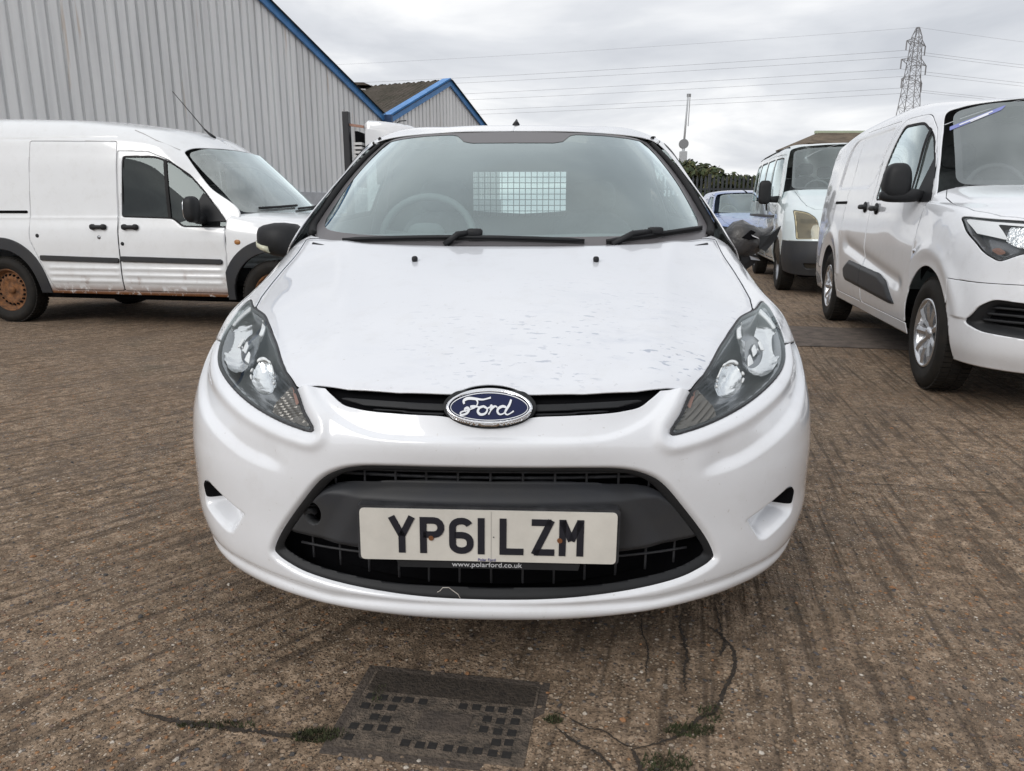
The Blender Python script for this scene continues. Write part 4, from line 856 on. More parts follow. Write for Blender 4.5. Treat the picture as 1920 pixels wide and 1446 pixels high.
    # ---- cabin side, pillars and roof
    def col(yl, belt, mid, rail, rtop, rm, c0, x=.0, zl=0):
        lo = [(.80 - x, yl, .19), (.838 - x, yl, .27), (.852 - x, yl, .43), (.859 - x, yl, .60), (.850 - x, yl, .78), (.830 - x, yl, .89 + zl)]
        return lo + [belt, mid, rail, rtop, rm, c0]
    C = [col(1.29, (.745, 1.20, .982), (.682, 1.545, 1.172), (.586, 1.865, 1.346), (.556, 1.857, 1.355), (.28, 1.752, 1.3735), (0, 1.732, 1.376), .012),
         col(1.55, (.785, 1.48, .99), (.712, 1.70, 1.182), (.610, 1.97, 1.366), (.560, 1.97, 1.386), (.28, 1.93, 1.410), (0, 1.92, 1.414)),
         col(2.1, (.80, 2.05, 1.01), (.722, 2.12, 1.195), (.620, 2.25, 1.388), (.57, 2.25, 1.412), (.29, 2.25, 1.441), (0, 2.25, 1.449)),
         col(2.7, (.80, 2.7, 1.04), (.725, 2.7, 1.21), (.625, 2.7, 1.388), (.575, 2.7, 1.416), (.29, 2.7, 1.450), (0, 2.7, 1.460)),
         col(3.3, (.785, 3.3, 1.08), (.71, 3.3, 1.225), (.61, 3.3, 1.362), (.56, 3.3, 1.392), (.29, 3.3, 1.428), (0, 3.3, 1.438), .01),
         col(3.82, (.70, 3.78, 1.10), (.645, 3.72, 1.22), (.565, 3.66, 1.325), (.525, 3.65, 1.356), (.27, 3.65, 1.388), (0, 3.65, 1.40), .08)]
    SN = [[tuple(C[j][i]) for j in range(6)] for i in range(12)]
    WIN = rpoly([(1.46, 1.015), (1.92, 1.322), (2.56, 1.360), (2.64, 1.065)], [.03, .06, .05, .04]); REARARCH = (3.32, .30, .35)
    for s in (-1, 1):
        SS = Surf([[(x * s, y, z) for x, y, z in r] for r in SN])
        if SS.find(2.2, .6, (1, 2))[1][0] * s < 0: SS.sign = -1; SS._g = None
        def fw(P): return np.where(P[..., 2] > .9, sd(P[..., 1], P[..., 2], WIN), -1)
        def fa(P): return np.hypot(P[..., 1] - REARARCH[0], P[..., 2] - REARARCH[1]) - REARARCH[2]
        DOORR = [(1.29, .24), (1.288, .80), (1.24, .95), (1.30, .995), (1.52, 1.135), (1.86, 1.338), (2.0, 1.365), (2.62, 1.375), (2.72, 1.05), (2.72, .5), (2.66, .24)]
        def fd(P): return np.where(P[..., 2] < 1.37, sd(P[..., 1], P[..., 2], DOORR), -1)
        D = SS.patch('door', lambda P: np.minimum(fd(P) - .002, -fw(P) - .001), WHITE, T, n=150, k=130, vr=(0, .6), solid=.004)
        SS.patch('window_frame', lambda P: np.minimum(fw(P) + .022, -fw(P)), RUBBER, D, n=120, k=120, vr=(0, .6), off=.001, solid=.006)
        SS.patch('door_glass', lambda P: fw(P) + .002, SIDE_GLASS, D, n=60, k=60, vr=(0, .6), off=-.006)
        SS.patch('body_side', lambda P: np.minimum(-fd(P) - .002, fa(P)), WHITE, T, n=190, k=170, ur=(0, .72), solid=.004)
        SS.patch('roof', lambda P: np.minimum(-fd(P) - .002, P[..., 0] * s + .0005), WHITE, T, n=80, k=120, ur=(.70, 1), solid=.004) if s < 0 else SS.patch('roof', lambda P: -fd(P) - .002, WHITE, T, n=80, k=120, ur=(.70, 1), solid=.004)
        V, F = superbox((0, 0, 0), (.02, .085, .016), 3, 8); p, nn = SS.find(2.55, .90, (1, 2)); mk('door_handle', V + p + nn * .012, F, WHITE, D)
        pts = [SS.find(y, z, (1, 2), lambda P: P[..., 2] > .95)[0] for y, z in ((1.90, 1.357), (2.1, 1.377), (2.4, 1.392), (2.8, 1.393), (3.2, 1.375), (3.5, 1.35))]
        MB().tube([(p[0] - s * .004, p[1], p[2] + .004) for p in pts], .008, 6).mk('roof_gutter', RUBBER, T, smooth=True)
        wheel(T, (s * .735, .83, .297), .297, .19, .195, s, 'steel', GREYP); wheel(T, (s * .735, 3.32, .297), .297, .19, .195, s, 'steel', GREYP)
    # tail: panel with rear window
    RN = [[(0, 3.93, .25), (.4, 3.92, .25), (.66, 3.86, .25), (.76, 3.80, .25)], [(0, 3.95, .6), (.4, 3.93, .6), (.68, 3.88, .6), (.78, 3.81, .6)], [(0, 3.90, .9), (.4, 3.89, .9), (.65, 3.84, .92), (.76, 3.80, .92)],
          [(0, 3.84, 1.06), (.38, 3.83, 1.06), (.60, 3.80, 1.07), (.69, 3.775, 1.09)], [(0, 3.66, 1.395), (.27, 3.655, 1.385), (.45, 3.655, 1.365), (.52, 3.655, 1.35)]]
    RS = Surf(RN, True); RS.sign = 1 if RS.find(0, .5)[1][1] > 0 else -1; RS._g = None
    RW = mirp(rpoly([(0, 1.355), (.44, 1.335), (.53, 1.08), (0, 1.05)], [0, .04, .05, 0]))
    TG = RS.patch('tailgate', lambda P: -sd(P[..., 0], P[..., 2], RW), WHITE, T, n=90, k=110, solid=.005)
    RS.patch('rear_window', lambda P: sd(P[..., 0], P[..., 2], RW) + .003, SIDE_GLASS, TG, n=40, k=50, off=-.005)
    # ---- aerial on the roof
    MB().tube([(0.0, 2.05, 1.428), (0, 2.07, 1.440), (0, 2.10, 1.452), (0, 2.12, 1.462)], [.018, .013, .007, .004], 10).mk('aerial_base', BLACKP, T, smooth=True)
    # ---- underbody, firewall, inner structure
    MB().box(-.60, .60, .42, 3.80, .19, .225).mk('underbody', VOID, T)  # near-black slab put in to deepen the shadow under the car
    A_ = np.array(FIESTA_NET[0]); V = [(x * s, y + .03, z + .012) for s, r_ in ((-1, A_[:9][::-1]), (1, A_[1:9])) for x, y, z in r_]; mk('shade_tray', V + [(.7, 1.2, .21), (-.7, 1.2, .21)], [list(range(len(V) + 2))], VOID, T, smooth=False)  # unseen panel added to block light leaking under the front
    MB().box(-.52, .52, .14, .20, .22, .62).mk('radiator', VOID, T)
    MB().box(-.62, .62, .95, .99, .21, .90).mk('firewall', VOID, T)
    # ---- cabin
    DN = [[(0, .985, .905), (.35, 1.0, .905), (.6, 1.08, .905), (.68, 1.16, .90)], [(0, 1.20, .955), (.35, 1.2, .955), (.6, 1.22, .945), (.72, 1.27, .93)], [(0, 1.42, .955), (.35, 1.42, .965), (.6, 1.42, .955), (.75, 1.42, .93)], [(0, 1.52, .86), (.35, 1.52, .87), (.6, 1.5, .86), (.76, 1.46, .85)], [(0, 1.54, .5), (.35, 1.54, .5), (.6, 1.52, .5), (.76, 1.48, .5)]]
    DS = Surf(DN, True); DS.patch('dashboard', lambda P: np.ones(P.shape[:2]), INTERIOR, T, n=50, k=70, solid=.01)
    MB().lathe([(.176 * 0, 0)], 4)  # no-op keeps the wheel maths below readable
    sw = MB(); cen = np.array([-.34, 1.58, .955]); tl = R(28)
    ring = [cen + np.array([.182 * math.cos(a), .182 * math.sin(a) * math.sin(tl) * 1.0, .182 * math.sin(a) * math.cos(tl)]) for a in np.linspace(0, 2 * math.pi, 33)]
    sw.tube(ring, .015, 8, False); o = sw.mk('steering_wheel', INTERIOR, T, smooth=True)
    V, F = superbox(cen + np.array([0, -.03, 0]), (.075, .035, .06), 3, 8); mk('hub', V, F, INTERIOR, o)
    for a in (10, 170, 270):
        p = cen + np.array([.17 * math.cos(R(a)), .17 * math.sin(R(a)) * math.sin(tl), .17 * math.sin(R(a)) * math.cos(tl)]); MB().bar(cen, p, .035, .012).mk('spoke', INTERIOR, o)
    for x in (-.36, .36):
        st = bpy.data.objects.new('seat', None); COL.objects.link(st); st.parent = T
        def lean(V): V = V.copy(); V[:, 1] += V[:, 2] * .28; V[:, 0] *= 1 - .12 * np.clip(V[:, 2], 0, 1); return V
        V, F = superbox((x, 2.22, .76), (.23, .075, .30), 3.2, 12, lean); mk('backrest', V, F, SEATM, st)
        V, F = superbox((x, 2.335, 1.13), (.12, .045, .08), 3, 10); mk('headrest', V, F, SEATM, st)
        V, F = superbox((x, 1.98, .47), (.25, .27, .08), 3.2, 10); mk('cushion', V, F, SEATM, st)
    # load bulkhead: solid panel with a wire-mesh window
    bk = bpy.data.objects.new('bulkhead', None); COL.objects.link(bk); bk.parent = T
    wx, wz0, wz1 = .256, 1.034, 1.273; b = MB(); yb = 2.78
    b.prism([(-.74, .30), (.74, .30), (.74, wz0), (-.74, wz0)], .012, 'y', yb); b.prism([(-.735, wz0), (-wx, wz0), (-wx, wz1), (-.70, wz1)], .012, 'y', yb); b.prism([(wx, wz0), (.735, wz0), (.70, wz1), (wx, wz1)], .012, 'y', yb)
    b.prism([(-.70, wz1), (.70, wz1), (.61, 1.385), (.3, 1.425), (-.3, 1.425), (-.61, 1.385)], .012, 'y', yb); b.mk('panel', mat('bulkhead_grey', (.13, .135, .135), .8, noise=(4, .2)), bk)
    for x in np.linspace(-wx, wx, 17): MB().tube([(x, yb, wz0), (x, yb, wz1)], .0022, 5).mk('mesh_wire', INTERIOR, bk)
    for z in np.linspace(wz0, wz1, 9): MB().tube([(-wx, yb - .004, z), (wx, yb - .004, z)], .0022, 5).mk('mesh_wire', INTERIOR, bk)
    MB().box(-.72, .72, 1.0, 3.75, .22, .30).mk('cabin_floor', VOID, T)
    # things lying on the dashboard
    p, nn = W.find(.07, .975); V, F = superbox((.09, 1.05, .945), (.045, .02, .010), 3, 8); mk('dash_parcel', V, F, mat('yellowed_paper', (.55, .50, .25), .8), T)
    # ---- door mirrors: one whole, one smashed
    def ringloft(secs, m, name, parent, cap=True, jit=0, label=None):
        n = 20; V = []
        for x, y, z, ry, rz, p in secs:
            for k in range(n):
                a = 2 * math.pi * k / n; f = lambda q: math.copysign(abs(q) ** (2 / p), q)
                j = 1 + (rng.uniform(-jit, jit) if jit else 0); V.append((x, y + ry * f(math.cos(a)) * j, z + rz * f(math.sin(a)) * j))
        F = [[i * n + k, i * n + (k + 1) % n, (i + 1) * n + (k + 1) % n, (i + 1) * n + k] for i in range(len(secs) - 1) for k in range(n)]
        if cap: F += [list(range(n)), list(range((len(secs) - 1) * n, len(secs) * n))]
        return mk(name, V, F, m, parent, label=label)
    secs = [(-.976, 1.47, .958, .012, .008, 2), (-.970, 1.46, .959, .035, .026, 2.2), (-.955, 1.44, .958, .055, .043, 2.4), (-.93, 1.42, .957, .072, .052, 2.5), (-.89, 1.40, .955, .082, .061, 2.6), (-.85, 1.395, .953, .082, .064, 2.6), (-.81, 1.40, .950, .075, .062, 2.6), (-.785, 1.41, .940, .058, .05, 2.4), (-.765, 1.42, .915, .035, .026, 2.2), (-.745, 1.42, .90, .03, .02, 2)]
    M1 = ringloft(secs, BLACKP, 'door_mirror', T, label='intact black plastic door mirror')
    ringloft([(x - .003, y - .004, z - rz * .55, ry * .98, rz * .28, 3) for x, y, z, ry, rz, p in secs[1:5]], mat('repeater_lens', (.55, .55, .42), .2), 'indicator_repeater', M1)
    secs = [(.975, 1.44, 1.000, .006, .006, 2), (.962, 1.44, .990, .022, .012, 2.2), (.94, 1.43, .968, .04, .026, 2.2), (.915, 1.42, .955, .055, .042, 2.3), (.885, 1.41, .955, .068, .060, 2.4), (.85, 1.40, .955, .072, .068, 2.6), (.815, 1.40, .950, .068, .066, 2.6), (.785, 1.41, .935, .052, .052, 2.3), (.762, 1.42, .91, .035, .03, 2.2), (.745, 1.42, .90, .03, .02, 2)]
    M2 = ringloft(secs, mat('scuffed_black_plastic', (.020, .021, .024), .35, noise=(18, .8, (.07, .065, .06)), bump=(25, .010)), 'door_mirror', T, jit=.10, label='smashed black door mirror with torn casing')
    # torn shards and dangling inner frame
    def shard(pts, d, m, name): MB().add([tuple(p) for p in pts] + [tuple(np.array(p) + d) for p in pts], [list(range(len(pts))), list(range(len(pts), 2 * len(pts)))[::-1]] + [[i, (i + 1) % len(pts), (i + 1) % len(pts) + len(pts), i + len(pts)] for i in range(len(pts))]).mk(name, m, M2)
    shard([(.90, 1.36, .965), (.945, 1.365, .975), (.985, 1.38, 1.004), (.968, 1.375, .955), (.93, 1.36, .915), (.905, 1.355, .925)], np.array([.004, .02, .003]), BLACKP, 'broken_shell')
    shard([(.83, 1.325, .965), (.862, 1.32, .992), (.88, 1.325, .985), (.866, 1.322, .972), (.892, 1.33, .960), (.86, 1.32, .958)], np.array([.0, .012, .0]), VOID, 'torn_hole')
    shard([(.862, 1.322, .976), (.888, 1.326, .966), (.893, 1.327, .961), (.868, 1.321, .970)], np.array([.0, -.004, .0]), mat('torn_edge', (.5, .5, .52), .4), 'torn_edge')
    shard([(.84, 1.36, .915), (.905, 1.37, .90), (.90, 1.375, .872), (.862, 1.37, .845), (.842, 1.36, .86)], np.array([0, .04, .0]), BLACKP, 'hanging_frame')
    shard([(.872, 1.36, .90), (.905, 1.362, .892), (.915, 1.364, .882), (.88, 1.36, .885)], np.array([0, .01, .0]), STEEL, 'bracket')
    MB().tube([(.86, 1.37, .86), (.866, 1.365, .84), (.875, 1.37, .83)], .004, 6).mk('loose_wire', RUBBER, M2)
    return T
def thing_part(name, parent, loc=(0, 0, 0), rot=(0, 0, 0)):
    o = bpy.data.objects.new(name, None); COL.objects.link(o); o.parent = parent; o.location = loc; o.rotation_euler = rot; return o
build_hatchback()
# ================================================================ vans standing around: one shell builder, own nets and outlines for each
def shell(T, FN, WN, SN, paint, arches, arch_r, doors, windows, ws_poly, front_y, bump_poly=None, bump_mat=None, cuts=(), glass=None, ws_glass=None, lamp=None, bon_poly=None, side_disp=None, res=1.0, mirror_y=None, trim=None, tail_y=4.5, front_disp=None, border=.03):
    """returns surfaces: front, screen, {side sign: surface}, {sign: doors}"""
    q = lambda n: max(12, int(n * res)); ax_ = np.abs
    F = Surf(FN, True); p, nn = F.find(0, .5)
    if nn[1] > 0: F.sign = -1; F._g = None
    W = Surf(WN, True)
    zmid = float(np.mean([r[0][2] for r in WN]))
    if W.find(0, zmid)[1][1] > 0: W.sign = -1; W._g = None
    def f_arch(P): return np.minimum.reduce([np.hypot(P[..., 1] - y, P[..., 2] - z) - arch_r for y, z in arches])
    def f_l(P): return np.where(P[..., 1] < 1.0, sd(ax_(P[..., 0]), P[..., 2], lamp), -1) if lamp is not None else np.full(P.shape[:2], -1.)
    def f_b(P): return sd(P[..., 1], P[..., 2], bump_poly) if bump_poly is not None else np.full(P.shape[:2], -1.)
    def f_bn(P): return sd(ax_(P[..., 0]), P[..., 1], bon_poly)
    def f_c(P):
        f = np.full(P.shape[:2], 1.)
        for c in cuts: f = np.minimum(f, np.where(P[..., 1] < .8, -sd(ax_(P[..., 0]), P[..., 2], c), 1))
        return f
    if bump_poly is not None:
        F.patch('bumper', lambda P: np.minimum.reduce([f_b(P) - .002, f_arch(P), f_c(P), -f_l(P) - .003]), bump_mat or paint, T, n=q(200), k=q(300), solid=.02, disp=front_disp)
    F.patch('bonnet', lambda P: np.minimum(f_bn(P) - .002, -f_l(P) - .003), paint, T, n=q(120), k=q(160), solid=.006)
    F.patch('front_panel', lambda P: np.minimum.reduce([-f_b(P) - .002, -f_bn(P) - .002, f_arch(P), f_c(P), -f_l(P) - .003, front_y - P[..., 1] - .002]), paint, T, n=q(200), k=q(300), solid=.006, disp=front_disp)
    F.patch('inner_panel', lambda P: np.minimum.reduce([f_arch(P) - .01, front_y - P[..., 1] - .01, P[..., 2] - .3]), VOID, T, n=q(60), k=q(90), off=-.06)
    WG = W.patch('windscreen', lambda P: sd(P[..., 0], P[..., 2], ws_poly), ws_glass or WS_GLASS, T, n=q(60), k=q(90))
    W.patch('screen_border', lambda P: np.minimum(sd(P[..., 0], P[..., 2], ws_poly), border - sd(P[..., 0], P[..., 2], ws_poly)), FRIT, WG, n=q(150), k=q(200), off=-.003)
    sides = {}; dd = {-1: [], 1: []}
    for s in (-1, 1):
        SS = Surf([[(x * s, y, z) for x, y, z in r] for r in SN]); sides[s] = SS
        if SS.find(2.2, .7, (1, 2))[1][0] * s < 0: SS.sign = -1; SS._g = None
        sdv = lambda P, poly, top=9: np.where(P[..., 2] < top, sd(P[..., 1], P[..., 2], poly), -1)
        fwin = lambda P: np.maximum.reduce([sdv(P, w_) for w_, g in windows]) if windows else np.full(P.shape[:2], -1.)
        for k, d in enumerate(doors):
            D = SS.patch('sliding_door' if k else 'door', lambda P: np.minimum.reduce([sdv(P, d) - .002, -fwin(P) - .001, f_arch(P)]), paint, T, n=q(170), k=q(170), ur=(0, .86), solid=.006, disp=side_disp); dd[s].append(D)
        SS.patch('body_side', lambda P: np.minimum.reduce([-sdv(P, d) - .002 for d in doors] + [-fwin(P) - .001, f_arch(P), np.where(P[..., 0] * s > .001, 1, -1)]), paint, T, n=q(230), k=q(220), solid=.006, disp=side_disp)
        for w_, g in windows:
            D = SS.patch('side_window', lambda P: sdv(P, w_) + .004, g, T, n=q(60), k=q(60), off=-.008, ur=(.2, .9))
            SS.patch('window_seal', lambda P: np.minimum(sdv(P, w_) + .003, .014 - sdv(P, w_)), RUBBER, D, n=q(150), k=q(150), off=-.003, ur=(.2, .9))
    b = MB(); tail = [[SN[i][-1] for i in range(len(SN))]]
    poly = [(x, z) for x, y, z in tail[0]]; poly = poly + [(-x, z) for x, z in poly[::-1] if abs(x) > 1e-6]
    b.prism(poly, .02, 'y', tail_y - .02); b.mk('tail_panel', paint, T)
    MB().box(-.74, .74, .25, tail_y - .1, .24, .32).mk('underbody', VOID, T)
    MB().box(-.80, .80, 1.0, tail_y - .1, .40, .44).mk('cabin_floor', VOID, T)
    return F, W, sides, dd
def seatrow(T, y, xs, z=.75, back=.38):
    for x in xs:
        st = bpy.data.objects.new('seat', None); COL.objects.link(st); st.parent = T
        V, F = superbox((x, y, z + back), (.22, .07, back), 3.2, 10); mk('backrest', V, F, SEATM, st)
        V, F = superbox((x, y + .03, z + 2 * back + .10), (.12, .045, .09), 3, 8); mk('headrest', V, F, SEATM, st)
def cabin(T, y0, y1, wd, zb, yb, ztop):
    V, F = superbox((0, (y0 + y1) / 2, zb - .12), (wd, (y1 - y0) / 2, .12), 5, 10); mk('dashboard', V, F, INTERIOR, T)
    if yb: MB().prism([(-wd, .45), (wd, .45), (wd * .93, ztop), (-wd * .93, ztop)], .02, 'y', yb).mk('bulkhead', INTERIOR, T)
    c = np.array([-.38, y1 + .10, zb + .02]); MB().tube([c + np.array([.18 * math.cos(a), .06 * math.sin(a), .17 * math.sin(a)]) for a in np.linspace(0, 2 * math.pi, 25)], .015, 6, False).mk('steering_wheel', INTERIOR, T, smooth=True)
def arm_mirror(T, base, c, r, m, p=3.5, nm='door_mirror', glassdir=1):
    V, F = superbox(c, r, p, 14); M = mk(nm, V, F, m, T)
    MB().tube([base, ((base[0] + c[0]) / 2, (base[1] + c[1]) / 2, min(base[2], c[2] - r[2] * .6)), (c[0], c[1], c[2] - r[2] * .55)], [.05, .045, .04], 10).mk('arm', m, M, smooth=True)
    V, F = superbox((c[0], c[1] + r[1] * .93, c[2]), (r[0] * .72, .008, r[2] * .75), p, 8); mk('mirror_glass', V, F, CHROME, M)
    return M

# ---------------------------------------------------------------- rusty high-roof van on the left
def build_rusty_van():
    T = thing('panel_van', 'old white high-roof van with rusty sills and rusty wheels parked side-on by the grey shed', 'van', (-1.197, 7.396, 0), R(78))
    def row(lo, rest): return lo + rest
    lo = [(.875, .30), (.897, .42), (.902, .66), (.893, .90)]
    cA = [(x - .004, 1.20, z) for x, z in lo] + [(.835, 1.10, 1.015), (.768, 1.42, 1.29), (.708, 1.65, 1.545), (.672, 1.70, 1.60), (.58, 1.69, 1.635), (.35, 1.62, 1.655), (0, 1.58, 1.662)]
    cB = [(x, 1.7, z) for x, z in lo] + [(.868, 1.60, 1.0), (.822, 1.72, 1.30), (.768, 1.87, 1.585), (.725, 1.92, 1.68), (.63, 1.93, 1.75), (.38, 1.90, 1.795), (0, 1.88, 1.81)]
    def cc(y, dz, dx=0): return [(x - dx, y, z) for x, z in lo] + [(.870 - dx, y, 1.0), (.838 - dx, y, 1.30), (.800 - dx, y, 1.57 + dz * .3), (.760 - dx, y, 1.715 + dz * .6), (.675 - dx, y, 1.815 + dz), (.41, y, 1.873 + dz), (0, y, 1.895 + dz)]
    cols = [cA, cB, cc(2.3, -.004), cc(2.8, .048), cc(3.3, .072), cc(3.9, .088), cc(4.50, .09, .02)]
    SN = [[c[i] for c in cols] for i in range(11)]
    FN = [[(0, .04, .28), (.4, .06, .28), (.66, .13, .28), (.80, .25, .28), (.865, .44, .28), (.88, .75, .28), (.88, 1.24, .28)],
          [(0, 0, .5), (.4, .03, .5), (.68, .10, .5), (.82, .22, .5), (.888, .42, .5), (.90, .75, .5), (.90, 1.24, .5)],
          [(0, .02, .72), (.4, .05, .72), (.68, .12, .72), (.82, .24, .72), (.89, .44, .72), (.903, .76, .72), (.902, 1.24, .72)],
          [(0, .06, .86), (.4, .09, .86), (.67, .17, .86), (.81, .30, .865), (.875, .50, .87), (.893, .80, .88), (.895, 1.22, .89)],
          [(0, .14, .93), (.39, .17, .925), (.64, .26, .925), (.76, .40, .93), (.825, .58, .94), (.853, .84, .955), (.875, 1.21, .975)],
          [(0, .5, 1.0), (.36, .52, 1.0), (.58, .58, .995), (.69, .66, .995), (.755, .78, 1.0), (.80, .95, 1.01), (.85, 1.18, 1.02)],
          [(0, .93, 1.06), (.34, .95, 1.06), (.55, .99, 1.058), (.65, 1.03, 1.055), (.71, 1.07, 1.05), (.76, 1.12, 1.045), (.83, 1.2, 1.04)]]
    WN = [[(0, .92, 1.045), (.34, .94, 1.045), (.55, .98, 1.04), (.68, 1.04, 1.03), (.755, 1.11, 1.02)],
          [(0, 1.14, 1.27), (.33, 1.155, 1.268), (.53, 1.195, 1.26), (.655, 1.25, 1.25), (.728, 1.315, 1.235)],
          [(0, 1.37, 1.48), (.31, 1.385, 1.477), (.515, 1.42, 1.467), (.63, 1.47, 1.45), (.70, 1.525, 1.43)],
          [(0, 1.575, 1.66), (.30, 1.59, 1.657), (.5, 1.62, 1.645), (.61, 1.66, 1.628), (.675, 1.695, 1.605)]]
    WP = mirp(rpoly([(0, 1.055), (.55, 1.055), (.745, 1.06), (.678, 1.59), (.5, 1.642), (0, 1.655)], [0, .05, .05, .06, .1, 0]))
    DW = rpoly([(2.288, 1.016), (2.262, 1.565), (1.93, 1.560), (1.77, 1.505), (1.60, 1.395), (1.434, 1.231), (1.17, .925), (1.65, .930), (1.755, 1.002)], [.03, .03, .05, .03, .02, .02, .01, .03, .03])
    D1 = rpoly([(1.225, .335), (1.222, .92), (1.26, .985), (1.44, 1.20), (1.63, 1.40), (1.80, 1.525), (2.0, 1.60), (2.315, 1.612), (2.325, .335)], .02)
    D2 = rpoly([(2.335, .335), (2.322, 1.695), (3.26, 1.715), (3.30, .8), (3.10, .335)], .02)
    def ribs(P):
        y, z = P[..., 1], P[..., 2]; d = np.zeros(y.shape)
        for zc in (.545, .485, .425): d += .010 * np.exp(-((z - zc) / .014) ** 2)
        d *= sm((y - 1.26) / .04) * sm((3.14 - y) / .05) * (1 - .9 * np.exp(-((y - 2.33) / .03) ** 2))
        d += -.006 * np.exp(-((z - 1.735) / .006) ** 2) * (y > 2.33) * (P[..., 0] < 9); d += .004 * np.exp(-((z - 1.01) / .01) ** 2) * (y > 2.3)
        return d
    BON = [(0, .13), (.39, .16), (.62, .25), (.72, .38), (.775, .56), (.79, .84), (.78, 1.10), (.70, 1.062), (.55, .992), (.3, .948), (0, .932), (-.2, .932), (-.2, .13)]
    F, W, SS, D = shell(T, FN, WN, SN, WHITE_RUSTY, [(.78, .32), (3.65, .32)], .395, [D1, D2], [(DW, DARK_GLASS)], WP, 1.215, [(-.2, .1), (-.2, .70), (.5, .70), (.5, .1)], GREYP, lamp=rpoly([(.56, .72), (.56, .86), (.84, .88), (.84, .72)], .03), bon_poly=BON, side_disp=ribs, tail_y=4.52, border=.014, ws_glass=glass_mat('van_windscreen', (.75, .82, .80), .30, (.70, .74, .73), boost=2.6))
    for s in (-1, 1):
        S = SS[s]; sdv = lambda P, poly: sd(P[..., 1], P[..., 2], poly)
        # arch trims
        for cy, surf in ((3.65, S), (.78, F)):
            def fr(P): r_ = np.hypot((P[..., 1] - cy), (P[..., 2] - .32)); return np.minimum.reduce([.505 - r_, r_ - .392, P[..., 2] - .255, np.where(P[..., 0] * s > .3, 1, -1)])
            surf.patch('arch_trim', fr, GREYP, T, n=220, k=260, off=.010, solid=.03)
        # rub strips, one piece per door
        for k, (y0, y1) in enumerate(((1.265, 2.318), (2.338, 3.20))):
            S.patch('rub_strip', lambda P: sdv(P, rpoly([(y0, .598), (y0, .645), (y1, .662), (y1, .612)], .012)), GREYP, D[s][k], n=120, k=200, ur=(0, .5), off=.014, solid=.016)
        V, Fc = superbox((0, 0, 0), (.026, .088, .026), 3, 10); V[:, 2] *= np.where(np.abs(V[:, 1]) < .05, .7, 1.2)
        for k, y in ((0, 2.19), (1, 2.53)):
            p, nn = S.find(y, .925, (1, 2), lambda P: P[..., 2] < 1.2); mk('handle', V + p + nn * .012, Fc, BLACKP, D[s][k])
        for k, (y, z) in ((1, (2.53, .833)), (0, (2.285, .776))):
            p, nn = S.find(y, z, (1, 2), lambda P: P[..., 2] < 1.2); MB().lathe([(-.01 * s, .0185), (.004 * s, .017), (.004 * s, 0)], 14).mk('lock', BLACKP if k == 0 else STEEL, D[s][k], smooth=True).location = p
        p, nn = S.find(3.21, .844, (1, 2), lambda P: P[..., 2] < 1.2); MB().lathe([(-.01 * s, .02), (.004 * s, .018), (.004 * s, 0)], 14).mk('lock', BLACKP, T, smooth=True).location = p
        p, nn = F.find(1.10, .80, (1, 2), lambda P: P[..., 0] * s > .3); V3, F3 = superbox(p, (.012, .03, .022), 2.4, 8); mk('indicator_repeater', V3, F3, mat('amber_lens', (.35, .16, .05), .3), T)
        S.patch('door_rail', lambda P: sdv(P, [(3.31, 1.052), (3.31, 1.078), (4.35, 1.078), (4.35, 1.052)]), VOID, T, n=120, k=120, ur=(.2, .7), off=.004, solid=.01)
        # window divider and black corner sail
        S.patch('window_divider', lambda P: np.minimum(sdv(P, [(1.770, 1.01), (1.80, 1.01), (1.85, 1.53), (1.82, 1.53)]), np.where(P[..., 2] < 1.56, sdv(P, DW) + .01, -1)), RUBBER, D[s][0], n=120, k=420, ur=(.3, .75), vr=(0, .5), off=.002)
        S.patch('mirror_sail', lambda P: np.minimum(sdv(P, [(1.15, .92), (1.62, .935), (1.46, 1.235)]), sdv(P, DW)), BLACKP, D[s][0], n=150, k=150, ur=(.3, .75), off=.004)
        arm_mirror(T, (s * .87, 1.45, 1.00), (s * .985, 1.47, 1.085), (.075, .06, .115), BLACKP, 3)
        wheel(T, (s * .80, .78, .318), .318, .195, .205, s, 'steel', RUSTY); wheel(T, (s * .80, 3.65, .318), .318, .195, .205, s, 'steel', RUSTY)
        F.patch('headlight', lambda P: np.where((P[..., 1] < 1) & (P[..., 0] * s > 0), sd(P[..., 0] * s, P[..., 2], rpoly([(.56, .72), (.56, .86), (.84, .88), (.84, .72)], .03)), -1), REFLECT, T, n=100, k=160)
        # seam lines up the roof pillar
        pts = [S.find(y, z, (1, 2), lambda P: P[..., 2] > 1.0)[0] + np.array([s * .002, 0, .002]) for y, z in ((1.74, 1.615), (1.95, 1.70), (2.10, 1.765), (2.2, 1.80))]
        MB().tube(pts, .004, 5).mk('roof_seam', mat('seam_sealer', (.4, .4, .4), .7), T)
    cabin(T, 1.0, 1.42, .72, 1.03, 2.45, 1.8); seatrow(T, 2.15, (-.38, .38), .62, .36)
    # wipers
    for x0, x1 in ((-.60, .0), (-.02, .55)):
        P = [W.find(x, 1.085 + .05 * abs(x - x0))[0] + W.find(x, 1.085)[1] * .02 for x in np.linspace(x0, x1, 8)]; MB().tube(P, .012, 6).mk('wiper', RUBBER, T)
    # roof aerial leaning back
    A = MB().tube([(0, 1.82, 1.785), (0, 1.88, 1.83), (0, 1.93, 1.875)], [.018, .012, .008], 8).mk('aerial', BLACKP, T, smooth=True)
    MB().tube([(0, 1.92, 1.865), (0, 2.245, 2.238)], [.005, .003], 6).mk('whip', BLACKP, A)
build_rusty_van()

